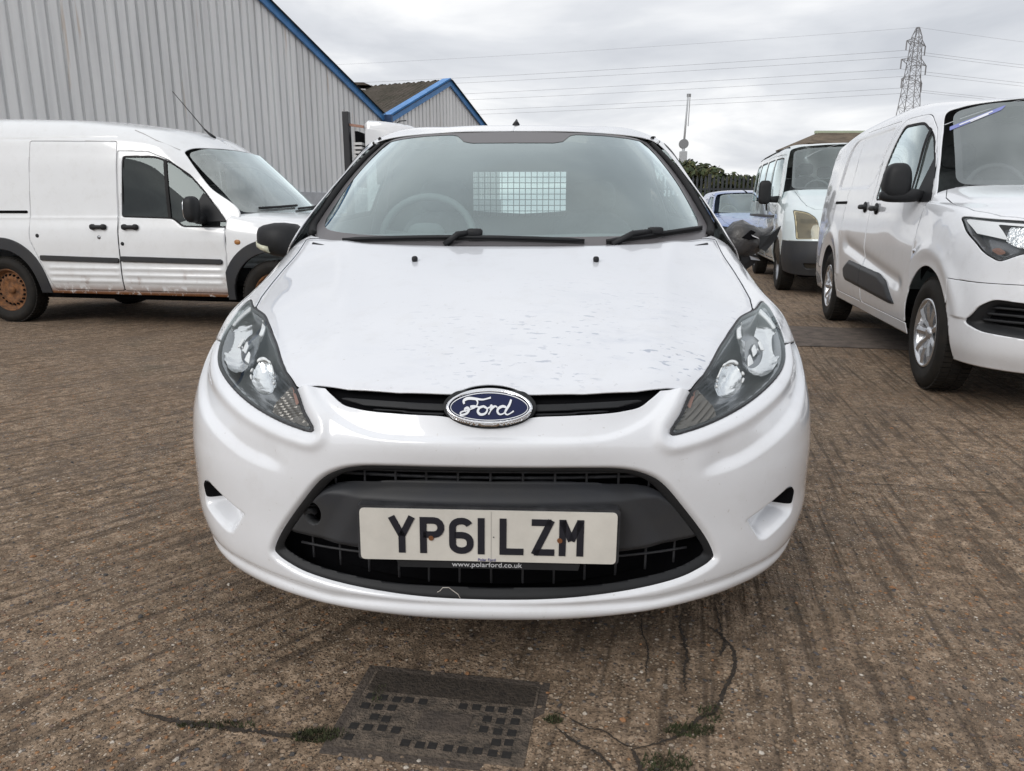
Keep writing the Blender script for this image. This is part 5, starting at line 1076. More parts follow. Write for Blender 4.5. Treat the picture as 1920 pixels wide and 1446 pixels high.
# ---------------------------------------------------------------- newer white van on the right
def build_right_van():
    T = thing('panel_van', 'clean white van with alloy wheels and black side strip, cut by the right edge', 'van', (3.23, 3.51, 0), R(-12.5))
    lo = [(.885, .27), (.915, .40), (.925, .65), (.920, .90)]
    cA = [(x - .003, 1.13, z) for x, z in lo] + [(.862, 1.06, 1.11), (.800, 1.24, 1.33), (.748, 1.43, 1.56), (.705, 1.555, 1.70), (.62, 1.565, 1.735), (.38, 1.50, 1.765), (0, 1.46, 1.775)]
    cB = [(x, 1.6, z) for x, z in lo] + [(.902, 1.50, 1.09), (.858, 1.60, 1.34), (.808, 1.72, 1.60), (.762, 1.80, 1.715), (.675, 1.85, 1.78), (.4, 1.85, 1.815), (0, 1.85, 1.825)]
    def cc(y, dz, dx=0): return [(x - dx, y, z) for x, z in lo] + [(.905 - dx, y, 1.09), (.868 - dx, y, 1.35), (.822 - dx, y, 1.62 + dz * .5), (.778 - dx, y, 1.745 + dz * .8), (.69 - dx, y, 1.825 + dz), (.41, y, 1.852 + dz), (0, y, 1.865 + dz)]
    cols = [cA, cB, cc(2.3, 0), cc(2.9, .012), cc(3.5, .012), cc(4.1, 0, .006), cc(4.70, -.03, .03)]
    SN = [[c[i] for c in cols] for i in range(11)]
    FN = [[(0, .05, .24), (.4, .07, .24), (.64, .13, .24), (.78, .24, .245), (.85, .40, .25), (.88, .66, .26), (.88, 1.14, .26)],
          [(0, .01, .33), (.4, .03, .33), (.66, .09, .33), (.81, .21, .335), (.882, .385, .34), (.91, .65, .35), (.912, 1.14, .36)],
          [(0, 0, .5), (.4, .02, .5), (.67, .08, .5), (.825, .20, .5), (.898, .38, .5), (.922, .65, .5), (.924, 1.14, .5)],
          [(0, .01, .72), (.4, .03, .72), (.67, .09, .72), (.825, .215, .72), (.90, .40, .73), (.925, .66, .74), (.926, 1.14, .74)],
          [(0, .02, .90), (.4, .04, .90), (.665, .105, .90), (.815, .24, .905), (.887, .43, .92), (.915, .68, .93), (.92, 1.13, .93)],
          [(0, .06, 1.00), (.4, .08, 1.00), (.65, .15, 1.00), (.785, .29, 1.01), (.855, .48, 1.03), (.885, .72, 1.05), (.903, 1.10, 1.075)],
          [(0, .33, 1.12), (.37, .35, 1.12), (.59, .42, 1.115), (.71, .53, 1.112), (.785, .67, 1.113), (.83, .84, 1.118), (.872, 1.08, 1.125)],
          [(0, .86, 1.215), (.35, .88, 1.215), (.57, .94, 1.215), (.685, 1.0, 1.212), (.75, 1.045, 1.205), (.80, 1.08, 1.19), (.85, 1.10, 1.165)]]
    WN = [[(0, .85, 1.20), (.35, .87, 1.20), (.57, .93, 1.20), (.69, .99, 1.197), (.775, 1.06, 1.19)],
          [(0, 1.06, 1.40), (.34, 1.075, 1.398), (.55, 1.12, 1.392), (.665, 1.175, 1.385), (.745, 1.24, 1.375)],
          [(0, 1.27, 1.595), (.32, 1.285, 1.592), (.52, 1.33, 1.585), (.635, 1.38, 1.575), (.715, 1.435, 1.562)],
          [(0, 1.455, 1.765), (.30, 1.47, 1.762), (.5, 1.505, 1.752), (.61, 1.545, 1.738), (.685, 1.58, 1.722)]]
    WP = mirp(rpoly([(0, 1.215), (.6, 1.215), (.745, 1.225), (.668, 1.70), (.5, 1.742), (0, 1.755)], [0, .05, .06, .05, .1, 0]))
    DW = rpoly([(2.36, 1.15), (2.31, 1.40), (2.13, 1.680), (1.72, 1.665), (1.50, 1.56), (1.115, 1.13)], [.04, .04, .08, .06, .08, .03])
    D1 = rpoly([(1.14, .345), (1.135, .95), (1.10, 1.11), (1.30, 1.36), (1.52, 1.60), (1.70, 1.715), (2.20, 1.73), (2.44, 1.45), (2.44, .345)], [.02, .1, .05, .05, .05, .08, .12, .1, .04])
    D2 = rpoly([(2.45, .345), (2.45, 1.47), (2.36, 1.60), (2.27, 1.73), (3.40, 1.755), (3.44, .8), (3.42, .345)], [.04, .05, .05, .03, .03, .05, .05])
    PANEL = rpoly([(2.34, 1.72), (2.52, 1.33), (2.66, 1.28), (3.36, 1.27), (3.66, 1.70), (3.60, 1.735)], [.04, .06, .06, .08, .08, .04]); PANEL = rpoly([(2.36, 1.705), (2.54, 1.31), (2.72, 1.25), (3.98, 1.275), (3.84, 1.66), (3.64, 1.725)], [.04, .08, .08, .08, .1, .08])
    def sdis(P):
        y, z = P[..., 1], P[..., 2]; d = -.012 * sm(sd(y, z, PANEL) / .02) * (z < 1.78) * (np.abs(P[..., 0]) > .5)
        d += -.018 * np.exp(-((z - (.80 - (3.3 - np.clip(y, 1.2, 3.4)) * .11)) / .05) ** 2) * sm((y - 1.25) / .2) * sm((3.3 - y) / .2)       # scalloped door
        d += .012 * np.exp(-((np.hypot(y - 3.9, z - .34) - .53) / .06) ** 2) * (z > .5)
        return d
    def fdis(P):
        y, z = P[..., 1], P[..., 2]; return .012 * np.exp(-((np.hypot(y - .80, z - .34) - .50) / .05) ** 2) * (np.abs(P[..., 0]) > .7) * (z > .5)
    LAMP = rpoly([(.50, .86), (.50, .965), (.60, 1.005), (.80, 1.022), (.868, 1.035), (.872, .95), (.835, .85), (.78, .808), (.70, .855)], [.02, .02, .03, .03, .02, .03, .03, .02, .03])
    FG = rpoly([(.872, .475), (.835, .575), (.785, .618), (.60, .600), (.50, .58), (.50, .42), (.62, .42), (.82, .44)], [.02, .02, .03, .02, .02, .02, .02, .03])
    LG = rpoly([(0, .33), (0, .58), (.46, .56), (.46, .36)], .02); LG = [(-.1, .33), (-.1, .58), (.44, .56), (.44, .36)]
    UGp = [(-.1, .80), (-.1, .94), (.48, .96), (.50, .85), (.40, .80)]
    BON = [(0, .075), (.4, .095), (.64, .16), (.755, .30), (.82, .49), (.838, .72), (.828, .95), (.79, 1.075), (.70, 1.0), (.57, .935), (.3, .872), (0, .857), (-.2, .857), (-.2, .075)]
    F, W, SS, D = shell(T, FN, WN, SN, WHITE, [(.80, .338), (3.90, .338)], .405, [D1, D2], [(DW, glass_mat('van_door_glass', (.75, .84, .80), .12, (.55, .61, .60), boost=3.0))], WP, 1.13, [(-.3, .1), (-.3, .70), (.30, .695), (.45, .70), (.45, .1)], WHITE, cuts=(FG, LG, UGp), lamp=LAMP, bon_poly=BON, side_disp=sdis, front_disp=fdis, tail_y=4.72, ws_glass=glass_mat('right_van_screen', (.66, .69, .69), .18, (.46, .49, .51), boost=3.2))
    for s in (-1, 1):
        S = SS[s]; sdv = lambda P, poly: sd(P[..., 1], P[..., 2], poly); fx = lambda P, poly: np.where((P[..., 1] < .8) & (P[..., 0] * s > 0), sd(P[..., 0] * s, P[..., 2], poly), -1)
        ST = rpoly([(3.13, .58), (2.93, .655), (1.90, .615), (1.68, .575), (1.43, .44), (1.56, .432), (3.05, .475)], [.03, .03, .04, .04, .02, .03, .04])
        S.patch('side_strip', lambda P: np.minimum(sdv(P, ST), 2.44 - P[..., 1]), GREYP, D[s][0], n=160, k=220, ur=(0, .5), solid=.02, disp=lambda P: .004 + .014 * sm(sdv(P, ST) / .03))
        S.patch('side_strip', lambda P: np.minimum(sdv(P, ST), P[..., 1] - 2.45), GREYP, D[s][1], n=160, k=220, ur=(0, .5), solid=.02, disp=lambda P: .004 + .014 * sm(sdv(P, ST) / .03))
        S.patch('door_rail', lambda P: sdv(P, rpoly([(3.38, 1.135), (3.38, 1.16), (3.92, 1.165), (3.92, 1.14)], .008)), VOID, T, n=140, k=160, ur=(.2, .7), off=.003, solid=.01)
        for k, y, z in ((0, 2.24, 1.085), (1, 2.62, 1.10)):
            p, nn = S.find(y, z, (1, 2), lambda P: P[..., 2] < 1.2); V, Fc = superbox(p + nn * .03, (.022, .095, .02), 3, 10); h = mk('handle', V, Fc, BLACKP, D[s][k])
            V, Fc = superbox(p + nn * .006, (.012, .04, .045), 2.5, 8); mk('handle_cup', V, Fc, BLACKP, h)
        p, nn = F.find(1.09, .818, (1, 2), lambda P: P[..., 0] * s > .3); V, Fc = superbox(p, (.012, .024, .018), 2.2, 8); mk('indicator_repeater', V, Fc, CHROME, T)
        S.patch('window_divider', lambda P: np.minimum(sdv(P, [(1.44, 1.15), (1.475, 1.15), (1.62, 1.66), (1.585, 1.66)]), sdv(P, DW) + .005), RUBBER, D[s][0], n=120, k=420, ur=(.3, .8), vr=(0, .5), off=.002)
        S.patch('mirror_sail', lambda P: np.minimum(sdv(P, [(1.05, 1.10), (1.36, 1.13), (1.36, 1.42)]), sdv(P, DW) + .01), BLACKP, D[s][0], n=160, k=160, ur=(.3, .8), off=.004)
        V, Fc = superbox((s * 1.025, 1.30, 1.255), (.085, .085, .115), 3.2, 14, lambda V: V * np.stack([1 - .12 * (V[:, 2] > 0) * V[:, 2] / .1, np.ones(len(V)), np.ones(len(V))], 1)); M = mk('door_mirror', V, Fc, BLACKP, T)
        V, Fc = superbox((s * .985, 1.305, 1.165), (.135, .075, .045), 3, 12); mk('mirror_foot', V, Fc, BLACKP, M); V, Fc = superbox((s * 1.025, 1.385, 1.255), (.07, .006, .095), 3, 8); mk('mirror_glass', V, Fc, CHROME, M)
        wheel(T, (s * .80, .80, .338), .338, .205, .208, s, 'alloy', CHROME if False else ALLOY); wheel(T, (s * .80, 3.90, .338), .338, .205, .208, s, 'alloy', ALLOY)
        # lamps
        H = F.patch('headlight', lambda P: fx(P, LAMP) - .002, mat('van_lamp_housing', (.16, .16, .17), .2, metal=.6), T, n=150, k=200, disp=lambda P: -.006 - .045 * sm(fx(P, LAMP) / .02))
        F.patch('lens', lambda P: fx(P, LAMP) - .001, LENS, H, n=150, k=200)
        F.patch('reflector', lambda P: np.minimum(fx(P, LAMP) - .012, fx(P, rpoly([(.53, .90), (.53, .96), (.74, 1.0), (.77, .92), (.72, .88)], .02))), mat('prism_reflector', (.7, .72, .74), .12, metal=1, bump=(60, .012)), H, n=150, k=200, off=-.02)
        F.patch('light_blade', lambda P: np.minimum(fx(P, LAMP) - .006, np.maximum(fx(P, [(.755, .92), (.79, 1.03), (.87, 1.04), (.85, .95)]), fx(P, [(.5, .99), (.8, 1.02), (.8, 1.004), (.5, .972)]))), mat('lamp_white', (.75, .76, .78), .2), H, n=150, k=200, off=-.012)
        F.patch('indicator_bulb', lambda P: fx(P, rpoly([(.76, .855), (.79, .885), (.82, .87), (.79, .84)], .012)), mat('amber_plastic2', (.20, .11, .085), .3), H, n=150, k=200, off=-.02)
        # lower grille corner
        G = F.patch('fog_grille', lambda P: fx(P, FG) + .004, BLACKP, T, n=130, k=160, disp=lambda P: -.012 - .05 * sm(fx(P, FG) / .05))
        for z in (.50, .535, .57):
            F.patch('slat', lambda P: np.minimum(fx(P, FG) - .03, .006 - np.abs(P[..., 2] - z - .01 * (P[..., 0] * s - .6))), BLACKP, G, n=200, k=160, off=-.03, solid=.02)
    F.patch('grille', lambda P: np.where(P[..., 1] < .6, np.maximum(sd(ax(P), P[..., 2], LG), sd(ax(P), P[..., 2], UGp)) + .01, -1), BLACKP, T, n=80, k=120, off=-.04)
    cabin(T, .98, 1.36, .74, 1.17, 2.5, 1.72); seatrow(T, 2.15, (-.40, .40), .60, .38)
    # sticker across the screen corner: blue strip with pale lettering
    STK = [(-.705, 1.575), (-.70, 1.600), (-.42, 1.715), (-.395, 1.722), (-.43, 1.690)]
    K = W.patch('sun_strip', lambda P: sd(P[..., 0], P[..., 2], STK), mat('blue_sticker', (.20, .23, .50), .5), T, n=200, k=260, off=.003)
    W.patch('strip_print', lambda P: np.maximum(sd(P[..., 0], P[..., 2], [(-.655, 1.602), (-.655, 1.610), (-.475, 1.688), (-.475, 1.680)]), sd(P[..., 0], P[..., 2], [(-.60, 1.618), (-.60, 1.623), (-.50, 1.668), (-.50, 1.662)])), mat('sticker_white', (.7, .72, .78), .5), K, n=220, k=300, off=.005)
def ax(P): return np.abs(P[..., 0])
build_right_van()

# ---------------------------------------------------------------- minibus behind it
def build_minibus():
    PB = paint_mat('pale_paint', (.62, .70, .72), dirt=.15)
    T = thing('minibus', 'pale blue-white minibus with grey bumper parked behind the white van on the right', 'minibus', (4.455, 9.39, 0), R(-11.9))
    lo = [(.93, .36), (.962, .50), (.972, .80), (.965, 1.05)]
    cA = [(x - .003, 1.45, z) for x, z in lo] + [(.925, 1.20, 1.27), (.875, 1.36, 1.50), (.815, 1.60, 1.85), (.775, 1.70, 1.95), (.68, 1.73, 1.985), (.4, 1.70, 2.01), (0, 1.68, 2.02)]
    def cc(y, dz, dx=0): return [(x - dx, y, z) for x, z in lo] + [(.955 - dx, y, 1.25), (.93 - dx, y, 1.52), (.885 - dx, y, 1.83 + dz * .5), (.845 - dx, y, 1.97 + dz * .8), (.74 - dx, y, 2.04 + dz), (.42, y, 2.075 + dz), (0, y, 2.085 + dz)]
    cols = [cA, cc(1.95, -.03), cc(2.6, 0), cc(3.6, .02), cc(4.6, .02), cc(5.30, 0, .03)]; SN = [[c[i] for c in cols] for i in range(11)]
    FN = [[(0, .06, .26), (.4, .09, .26), (.68, .17, .26), (.83, .29, .27), (.90, .46, .29), (.93, .8, .33), (.93, 1.5, .36)],
          [(0, .0, .45), (.4, .03, .45), (.70, .12, .45), (.86, .25, .45), (.935, .44, .46), (.962, .8, .48), (.962, 1.5, .5)],
          [(0, .03, .70), (.4, .06, .70), (.70, .15, .70), (.86, .28, .70), (.94, .47, .71), (.97, .8, .73), (.972, 1.5, .75)],
          [(0, .10, .92), (.4, .13, .92), (.69, .22, .92), (.85, .35, .925), (.93, .54, .935), (.964, .85, .95), (.968, 1.5, .97)],
          [(0, .22, 1.09), (.4, .25, 1.09), (.68, .34, 1.09), (.82, .47, 1.095), (.90, .66, 1.105), (.945, .95, 1.12), (.96, 1.5, 1.13)],
          [(0, .60, 1.25), (.38, .62, 1.25), (.64, .69, 1.25), (.77, .79, 1.25), (.85, .92, 1.25), (.905, 1.12, 1.245), (.95, 1.46, 1.235)],
          [(0, .98, 1.375), (.36, 1.0, 1.375), (.60, 1.05, 1.375), (.73, 1.11, 1.372), (.81, 1.17, 1.365), (.87, 1.24, 1.35), (.925, 1.38, 1.32)]]
    WN = [[(0, .97, 1.36), (.36, .99, 1.36), (.60, 1.04, 1.36), (.74, 1.10, 1.357), (.845, 1.18, 1.35)], [(0, 1.32, 1.69), (.34, 1.335, 1.688), (.57, 1.375, 1.683), (.71, 1.43, 1.675), (.81, 1.50, 1.665)], [(0, 1.66, 2.005), (.32, 1.675, 2.002), (.54, 1.695, 1.995), (.67, 1.72, 1.985), (.765, 1.75, 1.965)]]
    WP = mirp(rpoly([(0, 1.375), (.6, 1.375), (.80, 1.39), (.735, 1.93), (.55, 1.965), (0, 1.978)], [0, .05, .06, .05, .1, 0]))
    DG = glass_mat('minibus_glass', (.45, .50, .50), .12, (.5, .55, .55), boost=1.8)
    WIN = [(rpoly([(1.42, 1.20), (1.74, 1.84), (2.35, 1.86), (2.35, 1.22)], .05), DG), (rpoly([(2.50, 1.24), (2.50, 1.87), (3.35, 1.88), (3.35, 1.25)], .05), DG), (rpoly([(3.45, 1.25), (3.45, 1.88), (4.25, 1.885), (4.25, 1.26)], .05), DG), (rpoly([(4.35, 1.26), (4.35, 1.885), (5.10, 1.88), (5.10, 1.27)], .05), DG)]
    LAMP = rpoly([(.855, 1.095), (.71, 1.07), (.60, .99), (.545, .735), (.83, .725)], [.02, .05, .08, .02, .02])
    BON = [(0, .21), (.4, .24), (.62, .32), (.70, .44), (.735, .66), (.755, .90), (.77, 1.12), (.60, 1.052), (.3, .996), (0, .982), (-.2, .98), (-.2, .2)]
    FGc = rpoly([(.40, .36), (.40, .42), (.74, .42), (.70, .35)], .02)
    F, W, SS, D = shell(T, FN, WN, SN, PB, [(.97, .34), (3.95, .34)], .40, [rpoly([(1.46, .40), (1.45, 1.05), (1.36, 1.20), (1.70, 1.88), (2.42, 1.90), (2.42, .40)], .03), rpoly([(2.44, .40), (2.44, 1.92), (3.40, 1.93), (3.40, .40)], .03)], WIN, WP, 1.45, [(-.2, .1), (-.2, .70), (.55, .70), (.60, .40), (.60, .1)], GREYP, cuts=(FGc,), lamp=LAMP, bon_poly=BON, res=.6, tail_y=5.32, ws_glass=glass_mat('minibus_screen', (.78, .84, .84), .12, (.50, .55, .56), boost=2.6))
    for s in (-1, 1):
        fx = lambda P, poly: np.where((P[..., 1] < 1) & (P[..., 0] * s > 0), sd(P[..., 0] * s, P[..., 2], poly), -1)
        H = F.patch('headlight', lambda P: fx(P, LAMP) - .002, mat('minibus_lamp', (.70, .66, .52), .35), T, n=90, k=130, disp=lambda P: -.01 - .04 * sm(fx(P, LAMP) / .03))
        F.patch('lens', lambda P: fx(P, LAMP) - .001, AGED_LENS, H, n=90, k=130)
        F.patch('reflector', lambda P: np.maximum(fx(P, rpoly([(.58, .93), (.60, .99), (.80, .99), (.80, .93)], .02)), (.055 - np.hypot(P[..., 0] * s - .68, (P[..., 2] - .80))) * np.where(fx(P, LAMP) > 0, 1, 0)), mat('dull_reflector', (.10, .09, .075), .3, metal=.3), H, n=120, k=160, off=-.02)
        F.patch('bumper_slot', lambda P: fx(P, FGc) + .004, VOID, T, n=90, k=130, off=-.04)
        arm_mirror(T, (s * .93, 1.42, 1.25), (s * 1.135, 1.36, 1.345), (.085, .06, .165), BLACKP, 4); 
        wheel(T, (s * .84, .97, .34), .34, .21, .205, s, 'steel', STEEL); wheel(T, (s * .84, 3.95, .34), .34, .21, .205, s, 'steel', STEEL)
        SS[s].patch('waist_moulding', lambda P: sd(P[..., 1], P[..., 2], [(1.5, .99), (1.5, 1.03), (5.1, 1.05), (5.1, 1.01)]), GREYP, T, n=60, k=90, ur=(.1, .6), off=.01, solid=.012)
        pts = [SS[s].find(y, 1.99, (1, 2), lambda P: P[..., 2] > 1.5)[0] for y in (1.9, 2.6, 3.4, 4.2, 5.0)]; MB().tube([(p[0], p[1], p[2] + .006) for p in pts], .012, 6).mk('roof_gutter', RUBBER, T)
        MB().tube([(s * 1.10, 1.36, 1.19), (s * 1.09, 1.36, 1.09)], .012, 6).mk('cable', RUBBER, T)
    cabin(T, 1.05, 1.55, .80, 1.33, None, 1.8); seatrow(T, 2.35, (-.45, .15, .55), .85, .38); seatrow(T, 3.3, (-.5, 0, .5), .85, .38)
build_minibus()

# ---------------------------------------------------------------- blue car at the back
def build_blue_car():
    BP = paint_mat('blue_paint', (.16, .23, .44), dirt=.2)
    T = thing('parked_car', 'pale blue car parked behind the broken black mirror, far end of the yard', 'car', (5.15, 15.6, 0), R(-6))
    lo = [(.82, .22), (.86, .40), (.88, .65), (.865, .85)]
    cA = [(x - .003, 1.35, z) for x, z in lo] + [(.80, 1.25, 1.04), (.73, 1.60, 1.27), (.66, 1.85, 1.44), (.63, 1.90, 1.47), (.52, 1.88, 1.495), (.3, 1.80, 1.51), (0, 1.77, 1.515)]
    def cc(y, dz, dx=0): return [(x - dx, y, z) for x, z in lo] + [(.84 - dx, y, 1.02), (.77 - dx, y, 1.25), (.70 - dx, y, 1.46 + dz), (.66 - dx, y, 1.52 + dz), (.55 - dx, y, 1.55 + dz), (.3, y, 1.572 + dz), (0, y, 1.58 + dz)]
    cols = [cA, cc(2.1, -.01), cc(2.8, .01), cc(3.6, -.02), cc(4.1, -.08, .08)]; SN = [[c[i] for c in cols] for i in range(11)]
    FN = [[(0, .05, .20), (.4, .08, .2), (.62, .18, .2), (.75, .32, .2), (.82, .55, .2), (.83, 1.4, .2)], [(0, 0, .42), (.4, .03, .42), (.65, .13, .42), (.79, .28, .42), (.86, .5, .42), (.87, 1.4, .42)], [(0, .02, .62), (.4, .05, .62), (.65, .15, .62), (.79, .3, .62), (.87, .52, .62), (.88, 1.4, .64)],
          [(0, .08, .78), (.4, .11, .78), (.63, .22, .78), (.77, .38, .79), (.84, .6, .81), (.865, 1.4, .86)], [(0, .25, .87), (.38, .28, .87), (.58, .38, .87), (.70, .52, .88), (.77, .72, .91), (.84, 1.38, .97)], [(0, .7, .98), (.35, .72, .98), (.53, .78, .98), (.64, .87, .985), (.71, 1.0, .995), (.82, 1.33, 1.02)], [(0, 1.13, 1.07), (.33, 1.15, 1.07), (.52, 1.19, 1.065), (.62, 1.23, 1.06), (.69, 1.27, 1.055), (.79, 1.3, 1.04)]]
    WN = [[(0, 1.12, 1.055), (.33, 1.14, 1.055), (.55, 1.19, 1.05), (.72, 1.26, 1.045)], [(0, 1.45, 1.30), (.3, 1.465, 1.298), (.5, 1.51, 1.29), (.665, 1.58, 1.28)], [(0, 1.76, 1.50), (.28, 1.775, 1.497), (.46, 1.81, 1.49), (.60, 1.87, 1.475)]]
    WP = mirp(rpoly([(0, 1.07), (.5, 1.07), (.68, 1.075), (.575, 1.455), (.4, 1.48), (0, 1.488)], [0, .03, .04, .04, .1, 0]))
    LAMP = rpoly([(.48, .66), (.48, .75), (.76, .79), (.80, .70)], .03); BON = [(0, .10), (.4, .13), (.60, .24), (.68, .5), (.70, .9), (.70, 1.24), (.5, 1.185), (0, 1.135), (-.2, 1.13), (-.2, .1)]
    F, W, SS, D = shell(T, FN, WN, SN, BP, [(.85, .30), (3.4, .30)], .36, [rpoly([(1.36, .3), (1.35, .9), (1.3, 1.03), (1.85, 1.43), (2.4, 1.50), (2.4, .3)], .03)], [(rpoly([(1.5, 1.05), (1.93, 1.41), (2.3, 1.44), (2.3, 1.06)], .04), SIDE_GLASS)], WP, 1.35, [(-.2, .1), (-.2, .62), (.5, .62), (.5, .1)], BP, lamp=LAMP, bon_poly=BON, res=.35, tail_y=4.1)
    for s in (-1, 1):
        F.patch('headlight', lambda P: np.where((P[..., 1] < 1) & (P[..., 0] * s > 0), sd(P[..., 0] * s, P[..., 2], LAMP), -1), LENS, T, n=50, k=80); wheel(T, (s * .76, .85, .30), .30, .19, .2, s, 'steel'); wheel(T, (s * .76, 3.4, .30), .30, .19, .2, s, 'steel')
        arm_mirror(T, (s * .80, 1.42, 1.03), (s * .95, 1.40, 1.08), (.09, .05, .06), BP, 2.6)
    F.patch('grille', lambda P: np.where(P[..., 1] < .5, sd(np.abs(P[..., 0]), P[..., 2], [(-.1, .30), (-.1, .42), (.45, .42), (.4, .30)]), -1), VOID, T, n=40, k=60, off=.004)
    cabin(T, 1.2, 1.6, .66, 1.03, None, 1.4); seatrow(T, 2.3, (-.38, .38), .45, .33)
build_blue_car()
# ================================================================ lorry behind: only cab top and headboard post show
def lorry():
    T = thing('lorry', 'white lorry cab with black headboard post behind the white hatchback', 'lorry', (-1.62, 17.0, 0), R(90 - 6))
    WP_ = paint_mat('lorry_white', (.72, .74, .77), dirt=.1)
    # cab: front at y=0 (pointing to the right of the picture), x = across
    prof = spl([(0, .55), (-.0, 1.25), (.06, 1.62), (.16, 2.45), (.30, 2.78), (.85, 2.90), (1.30, 2.94)], 6).tolist() + [(1.36, 2.90), (1.38, .55)]
    n = len(prof); V = []; xs = [(-1.0, .93), (-.96, .985), (-.86, 1.0), (.86, 1.0), (.96, .985), (1.0, .93)]
    for x, k in xs: V += [(x, .69 + (y - .69) * k, .55 + (z - .55) * k) for y, z in prof]
    F = [(i * n + j, i * n + (j + 1) % n, (i + 1) * n + (j + 1) % n, (i + 1) * n + j) for i in range(5) for j in range(n)] + [list(range(n))[::-1], list(range(5 * n, 6 * n))]
    mk('cab', V, F, WP_, T, auto=40)
    for s in (-1, 1):
        MB().prism(rpoly([(.45, 1.65), (.60, 2.42), (.72, 2.52), (1.12, 2.52), (1.12, 1.65)], [.03, .1, .1, .12, .03]), .02, 'x', s * 1.0 - .01).mk('side_window', DARK_GLASS if False else VOID, T)
        for y in (.75, 4.3):
            wheel(T, (s * .88, y, .40), .40, .24, .24, s, 'steel')
    MB().box(-.85, .85, .9, 6.2, .55, .75).mk('chassis', VOID, T)
    MB().box(-1.05, 1.05, 1.75, 6.4, .95, 1.05).mk('load_bed', mat('bed_timber', (.2, .17, .14), .8), T)
    # headboard: two posts, rails, vent slats
    H = MB().bar((-1.0, 1.72, .95), (-1.0, 1.72, 3.10), .13, .17).mk('headboard_post', mat('black_steel', (.015, .016, .02), .5), T, bevel=.01)
    MB().bar((1.0, 1.72, .95), (1.0, 1.72, 3.10), .13, .17).mk('headboard_post', MATS['black_steel'], T, bevel=.01)
    MB().box(-1.068, -1.060, 1.66, 1.78, 2.70, 2.92).mk('warning_label', mat('yellow_label', (.55, .36, .05), .5), H)
    MB().box(-1.068, -1.060, 1.68, 1.76, 2.97, 3.03).mk('white_label', mat('white_label', (.7, .7, .7), .5), H)
    MB().bar((-1.0, 1.70, 2.85), (-1.0, 1.36, 2.80), .06, .05).mk('tie_bar', mat('primer_red', (.35, .2, .15), .7), T)
    MB().box(-.98, .98, 1.50, 1.56, 1.6, 2.72).mk('headboard_panel', VOID, T)
    for k in range(6): MB().box(-1.0, -.2, 1.42, 1.60, 2.02 + k * .085, 2.07 + k * .085).mk('vent_slat', mat('pale_slat', (.6, .6, .6), .5), T)
    MB().tube([(-.6, .9, 2.79), (-.6, .7, 2.95), (-.6, .55, 2.96)], .012, 6).mk('aerial', BLACKP, T)
    arm_mirror(T, (-1.0, .35, 2.2), (-1.2, .3, 1.95), (.1, .06, .25), BLACKP, 4)
lorry()
# ================================================================ things beyond the yard
def palisade():
    T = thing('palisade_fence', 'tall dark palisade fence with pointed pales at the far end of the yard', 'fence', (0, 28, 0))
    m = mat('dark_galvanised', (.035, .040, .045), .6, noise=(4, .3))
    pr = None
    for k in range(64):
        x = 4.6 + k * .155
        if pr is None:
            b = MB(); b.prism([(-.035, .08), (.035, .08), (.035, 2.16), (.045, 2.26), (.0, 2.40), (-.045, 2.26), (-.035, 2.16)], .02, 'y', 0); pr = b.mk('pale', m, T); pr.location = (x, 0, 0)
        else: share(pr, T, (x, 0, 0))
    for z in (.45, 1.92): MB().box(4.5, 14.6, .02, .07, z - .03, z + .03).mk('rail', m, T)
    for x in (4.5, 7.25, 10.0, 12.75): MB().box(x - .05, x + .05, .05, .15, 0, 2.45).mk('post', m, T)
palisade()
def board():
    T = thing('sign_board', 'white board with a yellow patch standing low before the palisade fence', 'sign', (7.10, 26.9, 0))
    MB().box(-.75, .75, 0, .06, .75, 1.62).mk('panel', mat('board_white', (.66, .68, .72), .6), T, bevel=.01); MB().prism([(.30 * math.cos(a), 1.22 + .24 * math.sin(a)) for a in np.linspace(0, 6.28, 20)], -.012, 'y', -.001).mk('yellow_patch', mat('faded_yellow', (.55, .48, .12), .7, noise=(5, .4)), T)
    for x in (-.6, .6): MB().box(x - .04, x + .04, .01, .09, 0, 1.0).mk('leg', STEEL, T)
board()
LEAFM = [mat('leaf_dark', (.030, .045, .018), .8, noise=(1.5, .5)), mat('leaf_mid', (.055, .075, .028), .8, noise=(1.5, .5)), mat('leaf_olive', (.085, .085, .032), .8, noise=(1.5, .5))]
BARK = mat('bark', (.06, .05, .04), .95, noise=(8, .4), bump=(20, .03))
